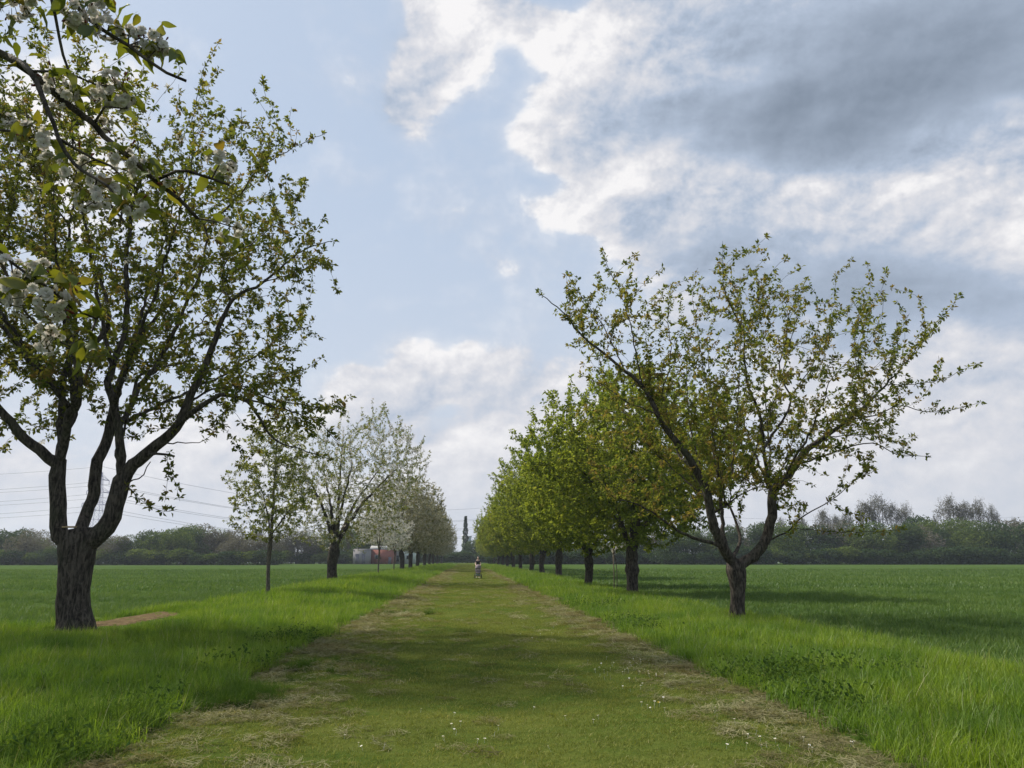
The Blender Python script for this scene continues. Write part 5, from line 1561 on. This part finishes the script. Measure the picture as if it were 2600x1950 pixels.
# ================================================================== NEAR BLOSSOM TREE (trunk outside the frame, branches hang in)
r = np.random.default_rng(909)
YN = 2.35
root = empty('flowering_cherry', (-5.6, 1.0, float(hgt(-5.6, 1.0))), 'white double-flowering cherry whose branches hang into the top left corner', 'tree')
org = np.array(root.location)
s = Skel()
s.limb([org + [0, 0, -.15], org + [0, 0, .3], org + [.05, 0, 1.2], org + [.1, .05, 2.0]], .2, .17, step=.12, tid=0, rs=[.30, .22, .20, .19, .20, .21])
tt = len(s.p) - 1
jA = at(-260, 60, YN + .1); jB = at(-200, -420, YN)
s.limb([s.p[tt], s.p[tt] + [1.0, .3, .7], jA + [-1.1, -.3, .1], jA], .10, .024, start=tt, tid=1)
s.limb([s.p[tt], s.p[tt] + [.8, .5, 1.4], jB + [-1.2, -.2, .1], jB], .09, .02, start=tt, tid=2)
for k, (dx, dy, hz) in enumerate([(-2.5, 1.5, 2.6), (-1.5, -2.5, 2.8), (.3, -2.2, 3.2), (-2.8, -.8, 3.0), (-.8, 2.6, 3.4), (-.3, .4, 4.2)]):
    b_ = s.p[tt]
    s.limb([b_, b_ + [dx * .35, dy * .35, hz * .5], b_ + [dx, dy, hz]], .10, .02, start=tt, tid=3 + k, wob=.02)
near = [   # traced branches inside the frame
    ([(-260, 60), (-120, 90), (0, 120), (55, 152), (103, 195), (185, 260), (239, 309), (293, 347), (336, 380), (391, 423), (435, 470)], 0, .25, .021, .006, None),
    ([(40, 140), (85, 190), (119, 260), (157, 336), (190, 412), (244, 466), (310, 510)], 0, -.1, .012, .004, None),
    ([(-200, -420), (-80, -180), (60, -110), (160, -40), (185, 0), (233, 27), (282, 49), (325, 81), (374, 103), (420, 115)], 0, .2, .014, .005, None),
    ([(60, -110), (112, -60), (122, 20), (128, 70), (141, 136), (162, 190)], 0, .1, .007, .004, None),
    ([(103, 195), (150, 160), (210, 170)], .0, .1, .005, .003, None),
    ([(372, 385), (445, 388), (504, 401), (548, 415)], .1, .15, .006, .004, None),
    ([(206, 372), (260, 401), (300, 430), (320, 445)], .05, .1, .005, .003, None),
    ([(185, 245), (240, 240), (290, 232)], .05, .1, .005, .003, None),
    ([(-260, 60), (-180, 300), (-60, 320), (20, 335), (75, 350)], 0, .0, .010, .004, None),
    ([(-180, 300), (-160, 560), (-60, 620), (10, 640), (60, 690), (120, 730)], 0, -.1, .012, .004, None),
    ([(10, 640), (50, 790), (100, 840), (140, 860)], 0, .1, .006, .003, None),
    ([(310, 510), (350, 560), (340, 600)], -.1, -.1, .004, .003, None),
    ([(100, 720), (150, 750), (180, 700)], -.1, 0, .004, .003, None),
    ([(120, 730), (200, 790), (245, 810)], -.1, 0, .004, .003, None),
]
for i, (px, d0, d1, r0, r1, rs) in enumerate(near):
    s.limb(world_limb(px, YN, d0, d1), r0, r1, step=.05, tid=20 + i, wob=.003, rs=rs)
lockn = len(s.p)
P_, par, rad, tr = finish(s, tip=.003)
runs = paths(P_, par, rad, tr)
for run, first in runs:
    if len(run) < 2: continue
    rd = rad[run].copy()
    if par[first] >= 0: rd[0] = min(rd[0], rd[1] * 1.2)
    k = 7 if rd.max() < .05 else 16
    V, Q, T = tube_arrays(P_[run] - org, rd, k, True, noise=.10 if rd.max() < .05 else .06, seed=first)
    link('trunk' if par[first] < 0 else 'branch', mesh_np('branch', V, [(4, Q), (3, T)], [BARK]), root)
# big leaves as single objects
def big_leaf(seed):
    r = np.random.default_rng(seed)
    n_ = 9; L_ = .075; V = []; 
    for i in range(n_):
        t = i / (n_ - 1); w_ = .019 * math.sin(math.pi * min(1, t * .93 + .05)) ** .8 * (1 if t < .6 else 1 - (t - .6) * .9)
        zc_ = -.012 * t * t * 4 * r.uniform(.8, 1.1); fold = w_ * .35
        wv = .002 * math.sin(t * 14 + seed)
        V += [(-w_, t * L_, zc_ + fold + wv), (0, t * L_, zc_), (w_, t * L_, zc_ + fold - wv)]
    V = np.array(V); Q = []
    for i in range(n_ - 1):
        for j in (0, 1): Q.append([i * 3 + j, i * 3 + j + 1, i * 3 + j + 4, i * 3 + j + 3])
    c = len(V); V = np.vstack([V, [(-.0008, -.018, .003), (.0008, -.018, .003), (.0008, .002, 0), (-.0008, .002, 0)]]); Q.append([c, c + 1, c + 2, c + 3])
    return mesh_np('leaf', V, [(4, Q)], [BIGLEAF], attrs={'tint': np.full(len(V), [.2, .4, .5, .62, .85][seed % 5])})
def blossom(seed, bud=False):
    """double flower: three whorls of notched petals, stalk and calyx"""
    r = np.random.default_rng(seed); V, T, tn, mi = [], [], [], []
    for ring, (np_, tilt, L_) in enumerate(((6, .05, .0165), (6, .40, .0150), (5, .85, .0115))):
        for k in range(np_):
            a_ = (k + ring * .5) / np_ * 6.283 + r.normal(0, .12); ti = tilt + r.normal(0, .15); l_ = L_ * r.uniform(.85, 1.1)
            c, s_ = math.cos(a_), math.sin(a_); ct, st_ = math.cos(ti), math.sin(ti)
            u = np.array([c * ct, s_ * ct, st_]); w_ = np.array([-s_, c, 0]); nn = np.cross(u, w_)
            b = len(V)
            V += [u * .0015, u * l_ * .55 + w_ * l_ * .42 + nn * .0012, u * l_ * .96 + w_ * l_ * .22, u * l_ * .86 - nn * .001, u * l_ * .96 - w_ * l_ * .22, u * l_ * .55 - w_ * l_ * .42 + nn * .0012]
            T += [[b, b + 1, b + 3], [b + 1, b + 2, b + 3], [b, b + 3, b + 5], [b + 3, b + 4, b + 5]]; mi += [0] * 4
            tn += [r.uniform(.2, .9)] * 6
    b = len(V)
    for k in range(4): V += [(.0035 * math.cos(k * 1.57), .0035 * math.sin(k * 1.57), 0), (.0012 * math.cos(k * 1.57), .0012 * math.sin(k * 1.57), -.008), (.0007 * math.cos(k * 1.57) , .0007 * math.sin(k * 1.57), -.032)]; tn += [.5] * 3
    for k in range(4):
        i0, i1 = b + k * 3, b + ((k + 1) % 4) * 3
        T += [[i0, i1, i0 + 1], [i1, i1 + 1, i0 + 1], [i0 + 1, i1 + 1, i0 + 2], [i1 + 1, i1 + 2, i0 + 2]]; mi += [1] * 4
    return mesh_np('blossom', np.array(V), [(3, T)], [PETAL, STALK], mi, {'tint': tn}, smooth=False)
lm = [big_leaf(i) for i in range(10)]
bm_ = [blossom(i) for i in range(8)]
mb = MB(); mb.tube([(0, 0, -.022), (0, 0, -.006), (0, 0, 0), (0, 0, .007), (0, 0, .011)], [.0008, .001, .0028, .0034, .0012], 5); bud_me = mb.mesh('bud', BUD, True)
node_np = P_
vis = np.nonzero((tr >= 20))[0]
def orient(o_, pos, dirv, roll, sc_):
    q = Vector(dirv).to_track_quat('Z', 'Y').to_matrix().to_4x4()
    m_ = Matrix.Translation(Vector(pos)) @ q @ Matrix.Rotation(roll, 4, 'Z') @ Matrix.Scale(sc_, 4)
    o_.matrix_world = m_
nB = nLf = 0
def hang_cluster(px, py, dY, R_, n_, nleaf=3):
    """a bunch of flowers on short stalks round a spur of the nearest branch"""
    global nB, nLf
    c = at(px, py, YN + dY)
    j_ = vis[np.argmin(np.linalg.norm(node_np[vis] - c, axis=1))]
    c = c * .8 + node_np[j_] * .2 + [0, 0, -.0]
    mb = MB(); a_ = node_np[j_] - org; b_ = c - org; mb.tube([a_, (a_ + b_) / 2 + [0, 0, .004], b_], [.0032, .0026, .002], 5); mb.build('spur', TWIG, root)
    for k in range(n_):
        q = r.normal(size=3); q /= np.linalg.norm(q); q[2] -= .25
        pos = c + q * R_ * r.uniform(.55, 1.0) ** .6
        o_ = link('blossom', bm_[r.integers(0, 8)], root); orient(o_, pos - org, q + r.normal(0, .25, 3), r.uniform(0, 6.28), r.uniform(1.0, 1.4)); nB += 1
    for k in range(nleaf):
        q = r.normal(size=3); q[2] = abs(q[2]) * .7 - .2; q /= np.linalg.norm(q)
        leafy(c + q * R_ * .6, q)
    if r.random() < .6:
        for k in range(3):
            q = r.normal(size=3); q /= np.linalg.norm(q)
            o_ = link('bud', bud_me, root); orient(o_, c + q * R_ * 1.15 - org, q, 0, r.uniform(.8, 1.3))
def leafy(pos, dirv, s_=1.0):
    global nLf
    d_ = Vector(dirv) + Vector((0, 0, -.35)); d_.normalize()
    q = d_.to_track_quat('Y', 'Z').to_matrix().to_4x4()
    o_ = link('leaf', lm[r.integers(0, 10)], root)
    o_.matrix_world = Matrix.Translation(Vector(pos - org)) @ q @ Matrix.Rotation(r.normal(0, .8), 4, 'Y') @ Matrix.Scale(r.uniform(.6, 1.05) * s_, 4); nLf += 1
cl = [(556, 420, 90, 12, .1), (270, 425, 75, 9, .05), (175, 650, 80, 9, 0), (560, 745, 75, 8, .15), (650, 780, 45, 4, .15), (1050, 730, 62, 9, .15), (350, 790, 75, 8, .05), (500, 870, 60, 7, 0), (430, 950, 60, 7, -.05),
      (640, 965, 45, 4, -.1), (1120, 1070, 55, 6, .3), (60, 1290, 90, 13, -.05), (170, 1400, 95, 13, -.1), (250, 1410, 60, 8, -.1), (40, 1380, 60, 6, -.1), (235, 1570, 65, 7, 0), (10, 510, 45, 5, 0), (400, 65, 75, 9, .05), (330, 50, 55, 6, .05),
      (510, 115, 60, 8, .1), (720, 180, 60, 8, .2), (700, 235, 45, 5, .2), (90, 15, 55, 6, 0), (20, 20, 60, 6, 0), (480, 560, 45, 5, .15), (215, 1250, 45, 4, -.1), (560, 430, 60, 5, .1), (600, 150, 40, 4, .15), (470, 20, 40, 4, .1), (480, 1470, 20, 0, 0), (340, 1340, 20, 0, 0), (770, 205, 38, 5, .2), (790, 880, 30, 2, .2), (545, 420, 50, 4, .1), (400, 1640, 20, 0, 0)]
for cx, cy, rr0, n_, dY in cl:
    hang_cluster(cx * .5425, cy * .5425, dY, rr0 * .5425 * YN / F * 1.25, int(n_ * 1.45), 4 if n_ else 4)
for cx, cy, dY in [(10, 280, 0), (100, 240, 0), (130, 260, 0), (60, 200, 0), (650, 680, .15), (690, 740, .15), (980, 810, .15), (1030, 790, .15), (1150, 700, .15), (590, 890, -.1), (650, 910, -.1), (600, 1000, -.1), (690, 1000, -.1), (640, 800, .1), (1090, 1110, .3), (1180, 1060, .3), (1140, 1000, .3),
                   (770, 130, .2), (800, 230, .2), (820, 220, .2), (640, 80, .2), (600, 30, .1), (450, 360, .1), (640, 410, .1), (700, 720, .15), (240, 700, 0), (230, 670, 0), (280, 860, .05), (330, 1180, -.1), (340, 1350, -.1), (310, 1320, -.1), (330, 1370, -.1), (470, 1480, 0), (460, 1540, 0), (400, 1640, 0), (430, 1520, 0), (200, 1230, -.1), (850, 850, .2), (820, 860, .2), (30, 130, 0), (20, 160, 0), (60, 60, 0), (130, 30, 0), (260, 40, 0), (380, 20, 0), (530, 60, .1), (575, 210, .15), (120, 600, 0), (170, 590, 0), (260, 340, 0), (230, 340, 0), (410, 130, 0)]:
    p = at(cx * .5425, cy * .5425, YN + dY); v_ = r.normal(size=3); v_[1] *= .5
    for k in range(1 if r.random() < .5 else 2): leafy(p + r.normal(0, .012, 3), v_ + r.normal(0, .5, 3), 1.0)
print('blossoms', nB, 'leaves', nLf)
# its crown outside the frame: one mass of blossom and leaves
s2 = Skel(); s2.p, s2.par, s2.mr, s2.tr = list(s.p), list(s.par), list(s.mr), list(s.tr)
A = org + np.array([-.6, 0, 4.3]) + r.normal(size=(1600, 3)) * np.array([1.7, 1.7, 1.0])
v_ = A - EYE; z_ = v_ @ FW; px = W / 2 + F * (v_ @ RT) / np.where(z_ > .1, z_, .1); 
A = A[((z_ < .1) | (px < -500)) & (A[:, 2] > 2.4)]
lim = int(np.nonzero(np.array(s2.tr) >= 20)[0][0])
s3 = Skel(); s3.p, s3.par, s3.mr, s3.tr = s2.p[:lim], s2.par[:lim], s2.mr[:lim], s2.tr[:lim]
grow(s3, A, step=.25, kill=.35, infl=2, r=r, lock=tt, maxn=4000)
P3, par3, rad3, tr3 = finish(s3, tip=.005)
i3 = np.arange(lim, len(P3))
tb = MB()
for run, first in paths(P3, par3, rad3, tr3):
    if first >= lim and len(run) > 1: tb.tube(P3[run] - org, rad3[run], 4)
o_ = tb.build('twigs', TWIG, root, True); o_['kind'] = 'stuff'
pp3 = P3[i3][rad3[i3] < .02] - org
v_ = pp3 + org - EYE; z_ = v_ @ FW; px = W / 2 + F * (v_ @ RT) / np.where(z_ > .1, z_, .1)
pp3 = pp3[(z_ < .1) | (px < -350)]
V, T, q = leaves_at(np.repeat(pp3, 2, 0) + r.normal(0, .06, (2 * len(pp3), 3)), r.normal(size=(2 * len(pp3), 3)), 5, .07, r, .2, .8, r.random(2 * len(pp3)), .02)
o_ = link('foliage', mesh_np('foliage', V, [(3, T)], [BIGLEAF, PETAL], (np.arange(len(T)) // 4 % 5 < 3).astype(int), {'tint': q}, smooth=False), root); o_['kind'] = 'stuff'
print('done', round(time.time() - T0, 1), 'objects', len(sc.objects))

# ================================================================== AIR
hm = bpy.data.materials.new('haze_air'); hm.use_nodes = True
hn = hm.node_tree; hn.nodes.clear()
pv = hn.nodes.new('ShaderNodeVolumePrincipled'); ho = hn.nodes.new('ShaderNodeOutputMaterial')
pv.inputs['Color'].default_value = (.80, .88, 1.0, 1); pv.inputs['Density'].default_value = HAZE
pv.inputs['Anisotropy'].default_value = 0.3
hn.links.new(pv.outputs[0], ho.inputs['Volume'])
mb = MB(); mb.box((0, 0, 27), (3400, 3400, 57))
o_ = mb.build('haze', hm); o_['kind'] = 'stuff'; o_['label'] = 'thin pale haze in the air'
o_.display_type = 'WIRE'
print('tris', sum(len(m.polygons) for m in bpy.data.meshes if m.users), round(time.time() - T0, 1))
